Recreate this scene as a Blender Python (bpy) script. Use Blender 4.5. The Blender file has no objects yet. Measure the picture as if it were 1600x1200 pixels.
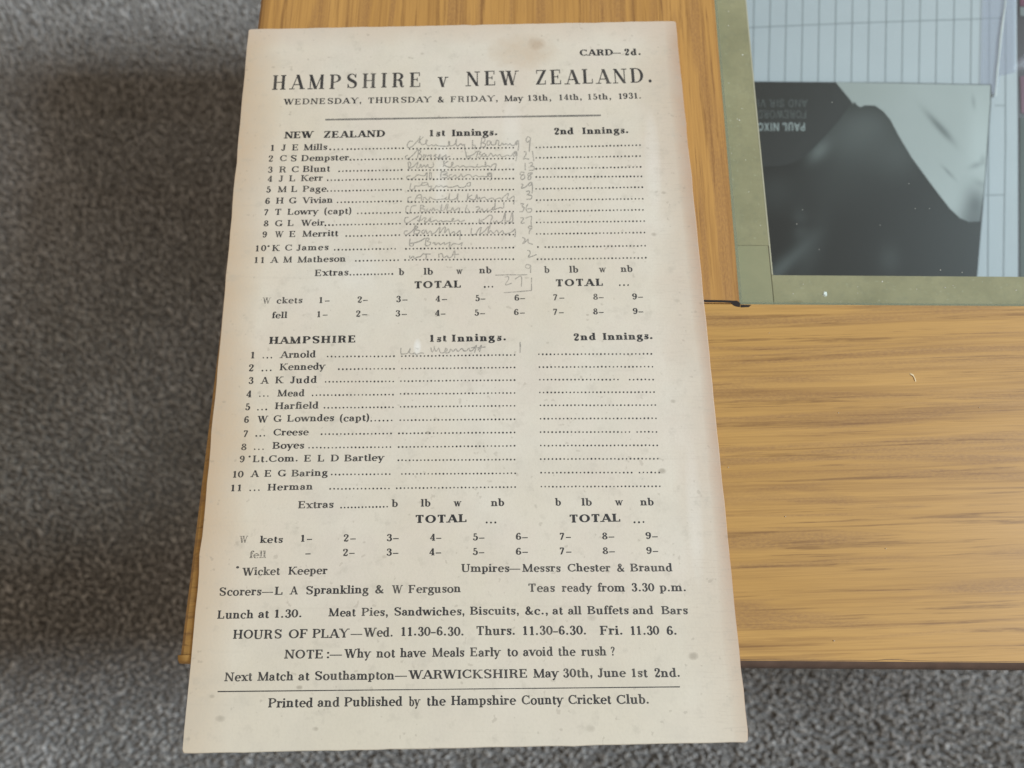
import bpy, math, random
import numpy as np
from mathutils import Matrix, Vector
from mathutils.geometry import delaunay_2d_cdt
random.seed(7); rng = np.random.default_rng(11)
S = bpy.context.scene; COL = S.collection

# ------------------------------------------------------------------ camera
TOP = 0.45                      # height of the table top above the floor
FPX = 1180.0                    # focal length in pixels of the 1600 px wide photograph
CAMH = 0.1853                   # camera above the table top
def _axes():
    y = np.array([830-800.0, 600+3430.0, -FPX]); y /= np.linalg.norm(y)
    x = np.array([1.0, 0, 0]); x -= y*(x@y); x /= np.linalg.norm(x)
    return np.array([x, y, np.cross(x, y)])
R = _axes()
CAM = np.array([0, 0, TOP+CAMH])
cd = bpy.data.cameras.new('camera'); cam = bpy.data.objects.new('camera', cd); COL.objects.link(cam)
cd.sensor_width = 36; cd.lens = FPX/1600*36; cd.clip_start = 0.01; cd.clip_end = 50
m = Matrix.Identity(4)
for i in range(3):
    for j in range(3): m[i][j] = R[i][j]
    m[i][3] = CAM[i]
cam.matrix_world = m
cd.dof.use_dof = True; cd.dof.focus_distance = 0.179; cd.dof.aperture_fstop = 16
S.camera = cam

# ------------------------------------------------------------------ light
w = bpy.data.worlds.new('World'); S.world = w; w.use_nodes = True
bg = w.node_tree.nodes['Background']; bg.inputs[0].default_value = (0.90, 0.775, 0.64, 1); bg.inputs[1].default_value = 0.46
def area(name, loc, target, sx, sy, power, color):
    d = bpy.data.lights.new(name, 'AREA'); d.shape = 'RECTANGLE'; d.size = sx; d.size_y = sy; d.energy = power; d.color = color
    o = bpy.data.objects.new(name, d); COL.objects.link(o); o.location = loc
    o.rotation_euler = (Vector(target)-Vector(loc)).to_track_quat('-Z', 'Y').to_euler(); return o
area('window_light', (2.75, 0.25, 2.85), (0.1, 0.1, 0.3), 0.42, 1.3, 156, (0.74, 0.87, 1.0))
area('patio_door_light', (2.42, 1.95, 2.10), (2.42, 0, 2.10), 1.1, 1.1, 10, (0.78, 0.84, 1.0))
S.view_settings.view_transform = 'Standard'; S.view_settings.look = 'None'; S.view_settings.exposure = 0; S.view_settings.gamma = 1

# ------------------------------------------------------------------ helpers
def on_plane(px, py, p0, n):
    """the point of the plane (p0, n) seen at photo pixel (px, py)"""
    d = R @ np.array([px-800, 600-py, -FPX]); t = ((p0-CAM)@n)/(d@n); return CAM+d*t
def at(px, py, z):
    return on_plane(px, py, np.array([0, 0, z]), np.array([0, 0, 1.0]))
def empty(name, loc):
    o = bpy.data.objects.new(name, None); COL.objects.link(o); o.location = loc; o.empty_display_size = 0.01; return o
def tag(o, label=None, cat=None, group=None, kind=None):
    if label: o['label'] = label
    if cat: o['category'] = cat
    if group: o['group'] = group
    if kind: o['kind'] = kind
    return o
def mesh(name, v, f, mat, parent=None, smooth=False):
    """v in world coordinates; an object under a parent keeps them relative to the parent"""
    v = np.asarray(v, float)
    loc = np.array(parent.location) if parent else np.zeros(3)
    if parent and parent.parent: loc = loc+np.array(parent.parent.location)
    me = bpy.data.meshes.new(name); me.from_pydata((v-loc).tolist(), [], f); me.update()
    if mat: [me.materials.append(q) for q in (mat if isinstance(mat, list) else [mat])]
    if smooth: me.polygons.foreach_set('use_smooth', [True]*len(me.polygons))
    o = bpy.data.objects.new(name, me); COL.objects.link(o)
    if parent: o.parent = parent
    return o
def box(x0, x1, y0, y1, z0, z1, c=0.0):
    """box with its top edges cut back by c"""
    v = [(x0,y0,z0),(x1,y0,z0),(x1,y1,z0),(x0,y1,z0)]
    if c <= 0:
        v += [(x0,y0,z1),(x1,y0,z1),(x1,y1,z1),(x0,y1,z1)]
        f = [(3,2,1,0),(4,5,6,7),(0,1,5,4),(1,2,6,5),(2,3,7,6),(3,0,4,7)]; return v, f
    v += [(x0,y0,z1-c),(x1,y0,z1-c),(x1,y1,z1-c),(x0,y1,z1-c),(x0+c,y0+c,z1),(x1-c,y0+c,z1),(x1-c,y1-c,z1),(x0+c,y1-c,z1)]
    f = [(3,2,1,0),(8,9,10,11)]
    for a in range(4):
        b = (a+1)%4; f += [(a,b,4+b,4+a),(4+a,4+b,8+b,8+a)]
    return v, f

# node material builder -------------------------------------------------
class NT:
    def __init__(s, name):
        s.m = bpy.data.materials.new(name); s.m.use_nodes = True; s.t = s.m.node_tree; s.t.nodes.clear()
        s.out = s.n('ShaderNodeOutputMaterial')
    def n(s, typ, **kw):
        x = s.t.nodes.new(typ)
        for k, v in kw.items(): setattr(x, k, v)
        return x
    def set(s, x, **kw):
        for k, v in kw.items():
            k = k.replace('_', ' ')
            if hasattr(v, 'is_linked') or isinstance(v, bpy.types.NodeSocket): s.t.links.new(v, x.inputs[k])
            else: x.inputs[k].default_value = v
        return x
    def link(s, a, b): s.t.links.new(a, b)
    def coords(s, scale=(1,1,1), rot=(0,0,0), loc=(0,0,0)):
        c = s.n('ShaderNodeTexCoord'); mp = s.n('ShaderNodeMapping'); s.link(c.outputs['Object'], mp.inputs[0])
        mp.inputs['Location'].default_value = loc; mp.inputs['Rotation'].default_value = rot; mp.inputs['Scale'].default_value = scale
        return mp.outputs[0]
    def noise(s, vec, scale, detail=3, rough=0.5, dist=0):
        x = s.n('ShaderNodeTexNoise'); s.link(vec, x.inputs['Vector']); x.inputs['Scale'].default_value = scale
        x.inputs['Detail'].default_value = detail; x.inputs['Roughness'].default_value = rough; x.inputs['Distortion'].default_value = dist
        return x.outputs['Fac']
    def ramp(s, fac, stops):
        x = s.n('ShaderNodeValToRGB'); e = x.color_ramp.elements
        while len(e) < len(stops): e.new(0.5)
        for el, (p, c) in zip(e, stops):
            el.position = p; el.color = (c, c, c, 1) if isinstance(c, (int, float)) else (*c, 1)
        s.link(fac, x.inputs[0]); return x.outputs[0]
    def mix(s, fac, a, b, mode='MIX'):
        x = s.n('ShaderNodeMix', data_type='RGBA', blend_type=mode)
        for sock, v in ((x.inputs[0], fac), (x.inputs[6], a), (x.inputs[7], b)):
            if isinstance(v, bpy.types.NodeSocket): s.link(v, sock)
            elif isinstance(v, (int, float)): sock.default_value = v
            else: sock.default_value = (*v, 1)
        return x.outputs[2]
    def math(s, op, a, b=0.0, clamp=False):
        x = s.n('ShaderNodeMath', operation=op, use_clamp=clamp)
        for i, v in enumerate((a, b)):
            if isinstance(v, bpy.types.NodeSocket): s.link(v, x.inputs[i])
            else: x.inputs[i].default_value = v
        return x.outputs[0]
    def bsdf(s, color, rough=0.5, bump=None, bd=0.0002, bs=0.5, **kw):
        p = s.n('ShaderNodeBsdfPrincipled')
        if isinstance(color, bpy.types.NodeSocket): s.link(color, p.inputs['Base Color'])
        else: p.inputs['Base Color'].default_value = (*color, 1)
        if isinstance(rough, bpy.types.NodeSocket): s.link(rough, p.inputs['Roughness'])
        else: p.inputs['Roughness'].default_value = rough
        for k, v in kw.items(): p.inputs[k.replace('_', ' ')].default_value = v
        if bump is not None:
            b = s.n('ShaderNodeBump'); b.inputs['Distance'].default_value = bd; b.inputs['Strength'].default_value = bs
            s.link(bump, b.inputs['Height']); s.link(b.outputs[0], p.inputs['Normal'])
        return p.outputs[0]
    def done(s, sh): s.link(sh, s.out.inputs['Surface']); return s.m
    def see_through(s, sh, fac):
        """ink or lead that covers its paper only in part"""
        t = s.n('ShaderNodeBsdfTransparent'); x = s.n('ShaderNodeMixShader'); s.link(fac, x.inputs[0]); s.link(t.outputs[0], x.inputs[1]); s.link(sh, x.inputs[2])
        return s.done(x.outputs[0])

def plain(name, col, rough=0.6, var=0.12, scale=300, **kw):
    k = NT(name); v = k.coords(); n = k.noise(v, scale, 4)
    c = k.mix(n, tuple(a*(1-var) for a in col), tuple(min(1, a*(1+var)) for a in col))
    return k.done(k.bsdf(c, rough, n, 0.0001, 0.3, **kw))

def oak(name, along_y=False, off=0.0, tint=(1,1,1)):
    k = NT(name); rz = math.radians(90) if along_y else math.radians(-2.2)
    base = k.coords((1,1,1), (0,0,rz), (off, off*0.37, 0))
    def st(sx, sy):
        mp = k.n('ShaderNodeMapping'); k.link(base, mp.inputs[0]); mp.inputs['Scale'].default_value = (sx, sy, sy*0.5); return mp.outputs[0]
    tone = k.noise(st(7, 60), 1, 3, 0.55, 0.6)
    streak = k.noise(st(8, 360), 1, 4, 0.62, 1.2)
    band = k.noise(st(9, 150), 1, 3, 0.6, 1.0)
    fibre = k.noise(st(70, 2600), 1, 3, 0.6)
    pores = k.noise(st(22, 900), 1, 3, 0.6, 0.5)
    fleck = k.noise(st(900, 2400), 1, 2, 0.6)
    t = lambda c: tuple(a*b for a, b in zip(c, tint))
    c = k.mix(k.ramp(tone, [(0.3, 0), (0.7, 1)]), t((0.565,0.328,0.100)), t((0.475,0.265,0.074)))
    bandf = k.math('MULTIPLY', k.ramp(band, [(0.48, 0), (0.60, 1)]), k.ramp(fleck, [(0.3, 0.35), (0.7, 1)]))
    c = k.mix(k.math('MULTIPLY', bandf, 0.58), c, t((0.235,0.125,0.062)))
    c = k.mix(k.math('MULTIPLY', k.ramp(streak, [(0.50, 0), (0.68, 1)]), 0.42), c, t((0.24,0.118,0.038)))
    c = k.mix(k.math('MULTIPLY', k.math('MULTIPLY', k.ramp(pores, [(0.56, 0), (0.66, 1)]), k.ramp(k.noise(st(160, 1500), 1, 3, 0.6), [(0.35, 0.3), (0.6, 1)])), 0.62), c, t((0.17,0.082,0.03)))
    c = k.mix(k.math('MULTIPLY', k.ramp(fibre, [(0.35, 1), (0.6, 0)]), 0.22), c, t((0.30,0.16,0.055)))
    h = k.math('SUBTRACT', fibre, k.math('MULTIPLY', streak, 1.2))
    return k.done(k.bsdf(c, k.ramp(tone, [(0.2, 0.42), (0.8, 0.52)]), h, 0.00006, 0.5, Coat_Weight=0.05, Coat_Roughness=0.3, Specular_IOR_Level=0.2))

M = {}
M['rail'] = oak('oak_grain_across', False, 0.13)
M['stile'] = oak('oak_grain_away', True, 1.31, (1.0, 0.93, 0.9))
M['edge'] = plain('dark_worn_edge', (0.10, 0.062, 0.045), 0.45, 0.5, 260)
M['under'] = plain('dark_gap', (0.02, 0.013, 0.01), 0.9)
M['leg'] = oak('oak_leg', False, 3.1)

# ------------------------------------------------------------------ floor and carpet
k = NT('carpet_backing'); v = k.coords()
c = k.mix(k.noise(v, 260, 4, 0.7), (0.14,0.13,0.12), (0.27,0.258,0.24))
floor_mat = k.done(k.bsdf(c, 0.95, k.noise(v, 240, 3), 0.004, 1.0))
v, f = [(-6,-6,0),(6,-6,0),(6,6,0),(-6,6,0)], [(0,1,2,3)]
tag(mesh('floor', v, f, floor_mat), kind='structure')

k = NT('carpet_pile'); g = k.n('ShaderNodeNewGeometry'); v = g.outputs['Position']
c = k.ramp(g.outputs['Random Per Island'], [(0.0, (0.32,0.30,0.275)), (0.25, (0.50,0.475,0.44)), (0.8, (0.60,0.575,0.54)), (1.0, (0.80,0.775,0.74))])
c = k.mix(0.55, c, k.ramp(k.noise(v, 9, 3), [(0.35, (0.70,0.69,0.65)), (0.65, (1,1,1))]), 'MULTIPLY')
c = k.mix(0.5, c, k.ramp(k.noise(v, 38, 4, 0.6), [(0.35, (0.72,0.70,0.66)), (0.65, (1,1,1))]), 'MULTIPLY')
c = k.mix(k.ramp(k.noise(v, 900, 2), [(0.4, 0), (0.6, 0.35)]), c, (0.20,0.19,0.185))
pile_mat = k.done(k.bsdf(c, 0.9, Sheen_Weight=0.15))
FX0, FX1, FY0, FY1 = -0.60, 0.60, -0.20, 0.70       # where the pile is built tuft by tuft at its true size
def tufts(sp, x0, x1, y0, y1, big, keep_fn):
    nx, ny = int((x1-x0)/sp), int((y1-y0)/sp)
    gx, gy = np.meshgrid(np.arange(nx), np.arange(ny)); n = nx*ny
    cx = x0+(gx.ravel()+0.5*(gy.ravel()%2))*sp+rng.normal(0, sp*0.36, n); cy = y0+gy.ravel()*sp+rng.normal(0, sp*0.36, n)
    keep = keep_fn(cx, cy); cx, cy = cx[keep], cy[keep]; n = len(cx)
    # the lie of the pile drifts over the floor
    la = 1.9+1.3*np.sin(cx*9+1.3)+1.1*np.cos(cy*11+cx*5)+rng.normal(0, 1.1, n)
    lean = np.abs(rng.normal(0.0012, 0.0010, n)); h = rng.normal(0.0052, 0.0007, n)*(1+0.10*np.sin(cx*31+cy*17))
    r = np.abs(rng.normal(0.00125, 0.00030, n))*big; ph = rng.uniform(0, 6.28, n); tw = rng.normal(0.9, 0.5, n); fl = rng.uniform(0.55, 1.0, n)
    K = 4; rings = [(0.0, 0.8, 0.0), (0.62, 1.05, 0.4), (1.0, 0.62, 1.0)]
    V = np.zeros((n, len(rings)*K+1, 3))
    for i, (t, rr, lt) in enumerate(rings):
        for j in range(K):
            a = ph+tw*t+j*2*math.pi/K
            V[:, i*K+j, 0] = cx+np.cos(la)*lean*lt+np.cos(a)*r*rr
            V[:, i*K+j, 1] = cy+np.sin(la)*lean*lt+np.sin(a)*r*rr*fl
            V[:, i*K+j, 2] = h*t+0.0002
    V[:, -1, 0] = cx+np.cos(la)*lean*1.08; V[:, -1, 1] = cy+np.sin(la)*lean*1.08; V[:, -1, 2] = h*1.06
    T = []
    for i in range(len(rings)-1):
        for j in range(K):
            a, b = i*K+j, i*K+(j+1)%K; T += [(a, b, b+K), (a, b+K, a+K)]
    for j in range(K): T.append(((len(rings)-1)*K+j, (len(rings)-1)*K+(j+1)%K, len(rings)*K))
    T = np.array(T); nv = V.shape[1]
    return V.reshape(-1, 3), (T[None]+(np.arange(n)*nv)[:, None, None]).reshape(-1, 3)
def carpet():
    def pile(name, V, F):
        me = bpy.data.meshes.new(name); me.vertices.add(len(V)); me.vertices.foreach_set('co', V.reshape(-1).astype(np.float32))
        me.loops.add(F.size); me.loops.foreach_set('vertex_index', F.reshape(-1).astype(np.int32))
        me.polygons.add(len(F)); me.polygons.foreach_set('loop_start', np.arange(0, F.size, 3, dtype=np.int32))
        me.polygons.foreach_set('use_smooth', np.ones(len(F), dtype=bool)); me.update(calc_edges=True)
        me.materials.append(pile_mat); return me
    o = bpy.data.objects.new('carpet', pile('carpet_pile', *tufts(0.0031, FX0, FX1, FY0, FY1, 1.0, lambda x, y: x < 9))); COL.objects.link(o)
    # further out the same pile goes on, laid as repeated squares by geometry nodes
    sq = bpy.data.objects.new('pile_square', pile('pile_square', *tufts(0.0031, -0.15, 0.15, -0.15, 0.15, 1.0, lambda x, y: x < 9)))
    pts = [(FX0+0.15+0.3*i, FY0+0.15+0.3*j, 0) for i in range(-5, 9) for j in range(-4, 8) if not (0 <= i < 4 and 0 <= j < 3)]
    pm = bpy.data.meshes.new('pile_square_places'); pm.from_pydata(pts, [], []); po = bpy.data.objects.new('pile_square_places', pm)
    ng = bpy.data.node_groups.new('carpet_further_out', 'GeometryNodeTree')
    ng.interface.new_socket('Geometry', in_out='INPUT', socket_type='NodeSocketGeometry'); ng.interface.new_socket('Geometry', in_out='OUTPUT', socket_type='NodeSocketGeometry')
    N = ng.nodes.new; gi, go, a, b, ip, jn = N('NodeGroupInput'), N('NodeGroupOutput'), N('GeometryNodeObjectInfo'), N('GeometryNodeObjectInfo'), N('GeometryNodeInstanceOnPoints'), N('GeometryNodeJoinGeometry')
    a.inputs['Object'].default_value = po; b.inputs['Object'].default_value = sq; b.inputs['As Instance'].default_value = True
    ng.links.new(a.outputs['Geometry'], ip.inputs['Points']); ng.links.new(b.outputs['Geometry'], ip.inputs['Instance'])
    ng.links.new(ip.outputs[0], jn.inputs[0]); ng.links.new(gi.outputs[0], jn.inputs[0]); ng.links.new(jn.outputs[0], go.inputs[0])
    o.modifiers.new('further_out', 'NODES').node_group = ng
    tag(o, 'grey twisted pile carpet on the floor around the oak table', 'carpet', kind='stuff')
carpet()

# ------------------------------------------------------------------ table
XL, YF = -0.0772, -0.0138             # outer left and front edges
XS, YR = 0.0595, 0.0766               # inner edge of the stile, back edge of the front rail
XR, YB = 0.60, 0.49; XS2 = XR-(XS-XL); YR2 = YB-(YR-YF)
TH = 0.024; CH = 0.0019
table = empty('coffee_table', (XL, YF, 0))
tag(table, 'low oak coffee table with a glass panel let into its top', 'table')
def board(name, x0, x1, y0, y1, mat, cl=0, cr=0, cf=0, cb=0, parent=table, edge=None):
    """a board of the top, with rounded outer edges where asked (left, right, front, back)"""
    def rng_(a, b, ca, cb_, n=3):
        return a, b
    prof = [(1.0, 0.55), (0.72, 0.24), (0.36, 0.07), (0.0, 0.0)]      # (outwards, down) in units of CH
    rings = []
    rings.append(([x0+cl*0.4*CH, x1-cr*0.4*CH, y0+cf*0.4*CH, y1-cb*0.4*CH], TOP-TH))
    rings.append(([x0, x1, y0, y1], TOP-TH+0.004)); rings.append(([x0, x1, y0, y1], TOP-1.6*CH))
    for o_, d in prof[0:]:
        q = (1-o_)*CH; rings.append(([x0+cl*q, x1-cr*q, y0+cf*q, y1-cb*q], TOP-d*CH*1.6 if (cl or cr or cf or cb) else TOP-d*0.0004))
    V = []; F = []
    for (a, b, c_, d), z in rings: V += [(a,c_,z),(b,c_,z),(b,d,z),(a,d,z)]
    n = len(rings); F.append((3,2,1,0)); F.append(tuple(4*(n-1)+i for i in range(4)))
    for i in range(n-1):
        for a in range(4): b = (a+1)%4; F.append((4*i+a, 4*i+b, 4*i+4+b, 4*i+4+a))
    return mesh(name, V, F, mat, parent)
g = 0.00025
front = board('rail', XL, XR, YF+CH, YR, M['rail'], 1.8, 1.8, 0, 0)
back = board('rail', XL, XR, YR2, YB, M['rail'], 1, 1, 0, 1)
board('stile', XL, XS, YR+g, YR2-g, M['stile'], 1.8, 0)
board('stile', XS2, XR, YR+g, YR2-g, M['stile'], 0, 1)
# dark, worn band along the rounded front edge: its upper border wanders
n = 240; V = []; F = []
for i in range(n+1):
    x = XL+(XR-XL)*i/n; j = 0.00010*random.random()+0.00014*max(0, math.sin(x*90)+math.sin(x*233))*random.random()
    V += [(x, YF+CH+0.0002+j, TOP+0.00003), (x, YF+0.55*CH, TOP-0.16*CH), (x, YF+0.12*CH, TOP-0.75*CH), (x, YF, TOP-1.6*CH), (x, YF+0.0002, TOP-TH), (x, YF+CH-0.0001, TOP-TH)]
for i in range(n):
    for a in range(5): p = 6*i+a; F.append((p, p+1, p+7, p+6))
F.append((5,4,3,2,1,0)); e = 6*n; F.append((e,e+1,e+2,e+3,e+4,e+5))
eb = mesh('edge_band', V, F, [M['edge'], M['rail']], table, True)
for p_ in eb.data.polygons:
    if p_.center.x < 0.016: p_.material_index = 1

# legs, aprons and the lower shelf
for (lx, ly) in ((XL+0.02, YF+0.022), (XR-0.065, YF+0.022), (XL+0.02, YB-0.065), (XR-0.065, YB-0.065)):
    v, f = box(lx, lx+0.045, ly, ly+0.045, 0, TOP-TH, 0.0); mesh('leg', v, f, M['leg'], table)
for a in ((XL+0.065, XR-0.065, YF+0.028, YF+0.046), (XL+0.065, XR-0.065, YB-0.046, YB-0.028), (XL+0.026, XL+0.044, YF+0.067, YB-0.065), (XR-0.044, XR-0.026, YF+0.067, YB-0.065)):
    v, f = box(*a, TOP-TH-0.07, TOP-TH-0.0001); mesh('apron', v, f, M['leg'], table)
SH = TOP-0.175
v, f = box(XL+0.045, XR-0.045, YF+0.047, YB-0.047, SH-0.016, SH); mesh('shelf', v, f, M['leg'], table)

# glass panel on its rebate
GT, GB = TOP-0.0004, TOP-0.0054
k = NT('lip_board'); v = k.coords(); c = k.mix(k.ramp(k.noise(v, 70, 5, 0.65), [(0.3, 0), (0.7, 1)]), (0.33,0.285,0.16), (0.47,0.40,0.235)); c = k.mix(k.ramp(k.noise(v, 500, 4, 0.6), [(0.5, 0), (0.75, 0.4)]), c, (0.27,0.25,0.16))
c = k.mix(k.ramp(k.noise(v, 1400, 2), [(0.66, 0), (0.74, 0.5)]), c, (0.62,0.58,0.42)); M['lip'] = k.done(k.bsdf(c, 0.7))
k = NT('lip_corner'); v = k.coords(); c = k.mix(k.noise(v, 160, 4, 0.6), (0.345,0.31,0.18), (0.44,0.385,0.225)); M['lipc'] = k.done(k.bsdf(c, 0.6))
M['trim'] = plain('pale_trim', (0.60,0.52,0.38), 0.6)
LX = at(1185, 216, GB)[0]; LY = at(1400, 431, GB)[1]
z0, z1 = TOP-TH+0.002, GB-0.0001
SQ = at(1180, 383, GB)[1]
for a, nm, mt in (((XS+0.0001, LX, SQ, YR2-0.0092), 'rebate_lip', 'lip'), ((LX, XS2-0.0091, YR+0.0001, LY), 'rebate_lip', 'lip'),
              ((XS+0.0001, LX-0.0002, YR+0.0001, SQ-0.0001), 'corner_block', 'lipc'), ((XS2-0.009, XS2-0.0001, YR+0.0001, YR2-0.0001), 'rebate_lip', 'lip'),
              ((XS+0.0001, XS2-0.0091, YR2-0.009, YR2-0.0001), 'rebate_lip', 'lip')):
    v, f = box(*a, z0, z1); mesh(nm, v, f, M[mt], table)
v, f = box(LX+0.00002, LX+0.00042, LY+0.0001, YR2-0.0092, z0, z1+0.00005); mesh('lip_trim', v, f, M['trim'], table)
k = NT('clear_glass'); gn = k.n('ShaderNodeNewGeometry'); dt_ = k.n('ShaderNodeVectorMath', operation='DOT_PRODUCT'); k.link(gn.outputs['Incoming'], dt_.inputs[0]); k.link(gn.outputs['Normal'], dt_.inputs[1])
fres = k.math('ADD', 0.042, k.math('MULTIPLY', 0.958, k.math('POWER', k.math('SUBTRACT', 1.0, k.math('ABSOLUTE', dt_.outputs['Value'])), 5.0)))
tr = k.n('ShaderNodeBsdfTransparent'); tr.inputs[0].default_value = (0.93,0.955,0.94,1); gl = k.n('ShaderNodeBsdfGlossy'); gl.inputs['Roughness'].default_value = 0.02
x = k.n('ShaderNodeMixShader'); k.link(fres, x.inputs[0]); k.link(tr.outputs[0], x.inputs[1]); k.link(gl.outputs[0], x.inputs[2]); M['glass'] = k.done(x.outputs[0])
v, f = box(XS+0.0002, XS2-0.0002, YR+0.0003, YR2-0.0003, GB, GT, 0.0003); pane = mesh('glass_pane', v, f, M['glass'], table)
k = NT('green_glass_edge'); s1 = k.bsdf((0.36,0.38,0.27), 0.2); M['gedge'] = k.see_through(s1, k.math('ADD', 0.5, 0.0))
ew = 0.0013; zt = GT-0.0012
for a in ((XS+0.0003, XS+ew, YR+0.0004, YR2-0.0004), (XS+ew, XS2-ew, YR+0.0004, YR+ew)):
    v, f = box(*a, GB+0.0002, zt); mesh('polished_edge', v, f, M['gedge'], pane)
# broken wood and dark gap where rail, stile and glass meet
def blob(name, pts, z, h, mat, parent=None):
    n = len(pts); V = [(*p, z) for p in pts]+[(p[0]*0.7+np.mean([q[0] for q in pts])*0.3, p[1]*0.7+np.mean([q[1] for q in pts])*0.3, z+h) for p in pts]
    F = [tuple(range(n, 2*n)), tuple(range(n))[::-1]]+[(i, (i+1)%n, n+(i+1)%n, n+i) for i in range(n)]
    return mesh(name, V, F, mat, parent)
def pxs(pts, z): return [tuple(at(a, b, z)[:2]) for a, b in pts]
blob('chipped_joint', pxs([(1098,468.5),(1130,469),(1152,470),(1157,474),(1156,480),(1150,479),(1146,473.5),(1128,472.5),(1098,472)], TOP), TOP+0.00002, 0.00003, M['under'], front)
blob('chipped_joint', pxs([(1157,476),(1174,476.5),(1170,480),(1157,480.5)], TOP), TOP+0.00002, 0.00003, M['under'], front)

# ------------------------------------------------------------------ things on the shelf under the glass
TILT = math.radians(14.5)
P0 = np.array([0.14, 0.14, TOP-0.105]); PN = np.array([0, -math.sin(TILT), math.cos(TILT)]); PY = np.array([0, math.cos(TILT), math.sin(TILT)])
def slope_pt(px, py, lift=0.0): return on_plane(px, py, P0+PN*lift, PN)
def slab(name, poly, thick, mat, parent=None):
    """polygon (3-D points on a sloping plane) given thickness downwards along the plane's normal"""
    poly = [np.array(p) for p in poly]; n = len(poly); V = poly+[p-PN*thick for p in poly]
    F = [tuple(range(n))[::-1], tuple(range(n, 2*n))]+[(i, (i+1)%n, n+(i+1)%n, n+i) for i in range(n)]
    return mesh(name, V, F, mat, parent)
# wedge shaped ring binder
bx0, bx1, by0, by1 = 0.045, 0.335, 0.060, 0.385
def bp_(x, y, d=0.0):
    z = P0[2]+(y-P0[1])*math.tan(TILT); return np.array([x, y, z-d])
binder = empty('ring_binder', (bx0, by0, SH))
tag(binder, 'dark purple ring binder lying under the glass beneath the lined sheet', 'binder')
M['binder'] = plain('dark_binder_cover', (0.030,0.012,0.022), 0.4, 0.5, 30)
cov = [bp_(bx0,by0,0.001), bp_(bx1,by0,0.001), bp_(bx1,by1,0.001), bp_(bx0,by1,0.001)]
cov = cov+[p-np.array([0,0,0.003]) for p in cov]
FB = [(0,1,2,3),(7,6,5,4),(0,4,5,1),(1,5,6,2),(2,6,7,3),(3,7,4,0)]
mesh('front_cover', cov, FB, M['binder'], binder)
v, f = box(bx0, bx1, by0, by1, SH+0.0002, SH+0.0032); mesh('back_cover', v, f, M['binder'], binder)
zz = bp_(0, by1, 0.0042)[2]
v, f = box(bx0, bx1, by1-0.003, by1, SH+0.0034, zz-0.0002); mesh('spine', v, f, M['binder'], binder)
pv = [bp_(bx0+.01,by0+.012,0.006), bp_(bx1-.01,by0+.012,0.006), bp_(bx1-.01,by1-.01,0.006), bp_(bx0+.01,by1-.01,0.006)]
pv = pv+[np.array([p[0], p[1], SH+0.004]) for p in pv]
M['page'] = plain('page_block', (0.62,0.60,0.55), 0.8, 0.15, 800)
mesh('paper_block', pv, FB, M['page'], binder)
M['mag'] = plain('magenta_patch', (0.16,0.015,0.06), 0.4, 0.5, 60)
def on_cover(name, px, mat, lift=-0.00075, parent=binder): return slab(name, [slope_pt(a, b, lift) for a, b in px], 0.0002, mat, parent)
M['greyp'] = plain('grey_patch', (0.22,0.23,0.24), 0.5)
on_cover('cover_label', [(1594,-20),(1640,-20),(1640,10),(1594,9)], M['mag'])
on_cover('cover_label', [(1594,11),(1640,12),(1640,26),(1594,25)], M['greyp'])
on_cover('cover_label', [(1594,120),(1640,110),(1640,190),(1596,176)], M['mag'])
M['greeny'] = plain('green_patch', (0.06,0.075,0.065), 0.5)
on_cover('cover_label', [(1594,184),(1640,200),(1640,470),(1594,470)], M['greeny'])
# lined sheet
M['sheet'] = plain('lined_sheet_paper', (0.60,0.63,0.68), 0.55, 0.05, 60)
sheet = empty('lined_sheet', tuple(slope_pt(1380, 250)))
tag(sheet, 'pale ruled sheet with vertical lines lying flat under the glass behind the book', 'paper')
slab('sheet_paper', [slope_pt(*p, 0.0) for p in ((1140,470),(1590.5,470),(1590,200),(1588,-60),(1140,-60))], 0.0004, M['sheet'], sheet)
M['rule'] = plain('grey_ruling', (0.38,0.41,0.45), 0.6)
def ruled(a, b, wpx, parent=sheet, mat='rule', lift=0.00008, name='ruled_line'):
    a = np.array(a, float); b = np.array(b, float); d = b-a; d /= np.linalg.norm(d); nn = np.array([-d[1], d[0]])*wpx/2
    return slab(name, [slope_pt(*(q), lift) for q in (a-nn, b-nn, b+nn, a+nn)], 0.00003, M[mat], parent)
for x0, x1 in ((1179,1177),(1205,1201.5),(1230,1227),(1255.5,1253),(1281,1279),(1307,1305),(1333,1331),(1359,1357),(1386,1384),(1412,1410),(1439,1436.5),(1465,1463),(1492,1489.5),(1518.5,1517.5),(1546,1544.5)):
    ruled((x0+0.3, -50), (x1-0.8, 150 if x1 < 1540 else 470), 1.9)
ruled((1571.6,-50), (1571.4,240), 2.2); ruled((1571.2,240.5), (1567.6,470), 2.0)
ruled((1160,43.5), (1330,36), 1.7); ruled((1330.5,36), (1570,28), 1.7); ruled((1540,304.8), (1570,304.5), 1.9); ruled((1555,164.8),(1570,165), 1.7)
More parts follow.
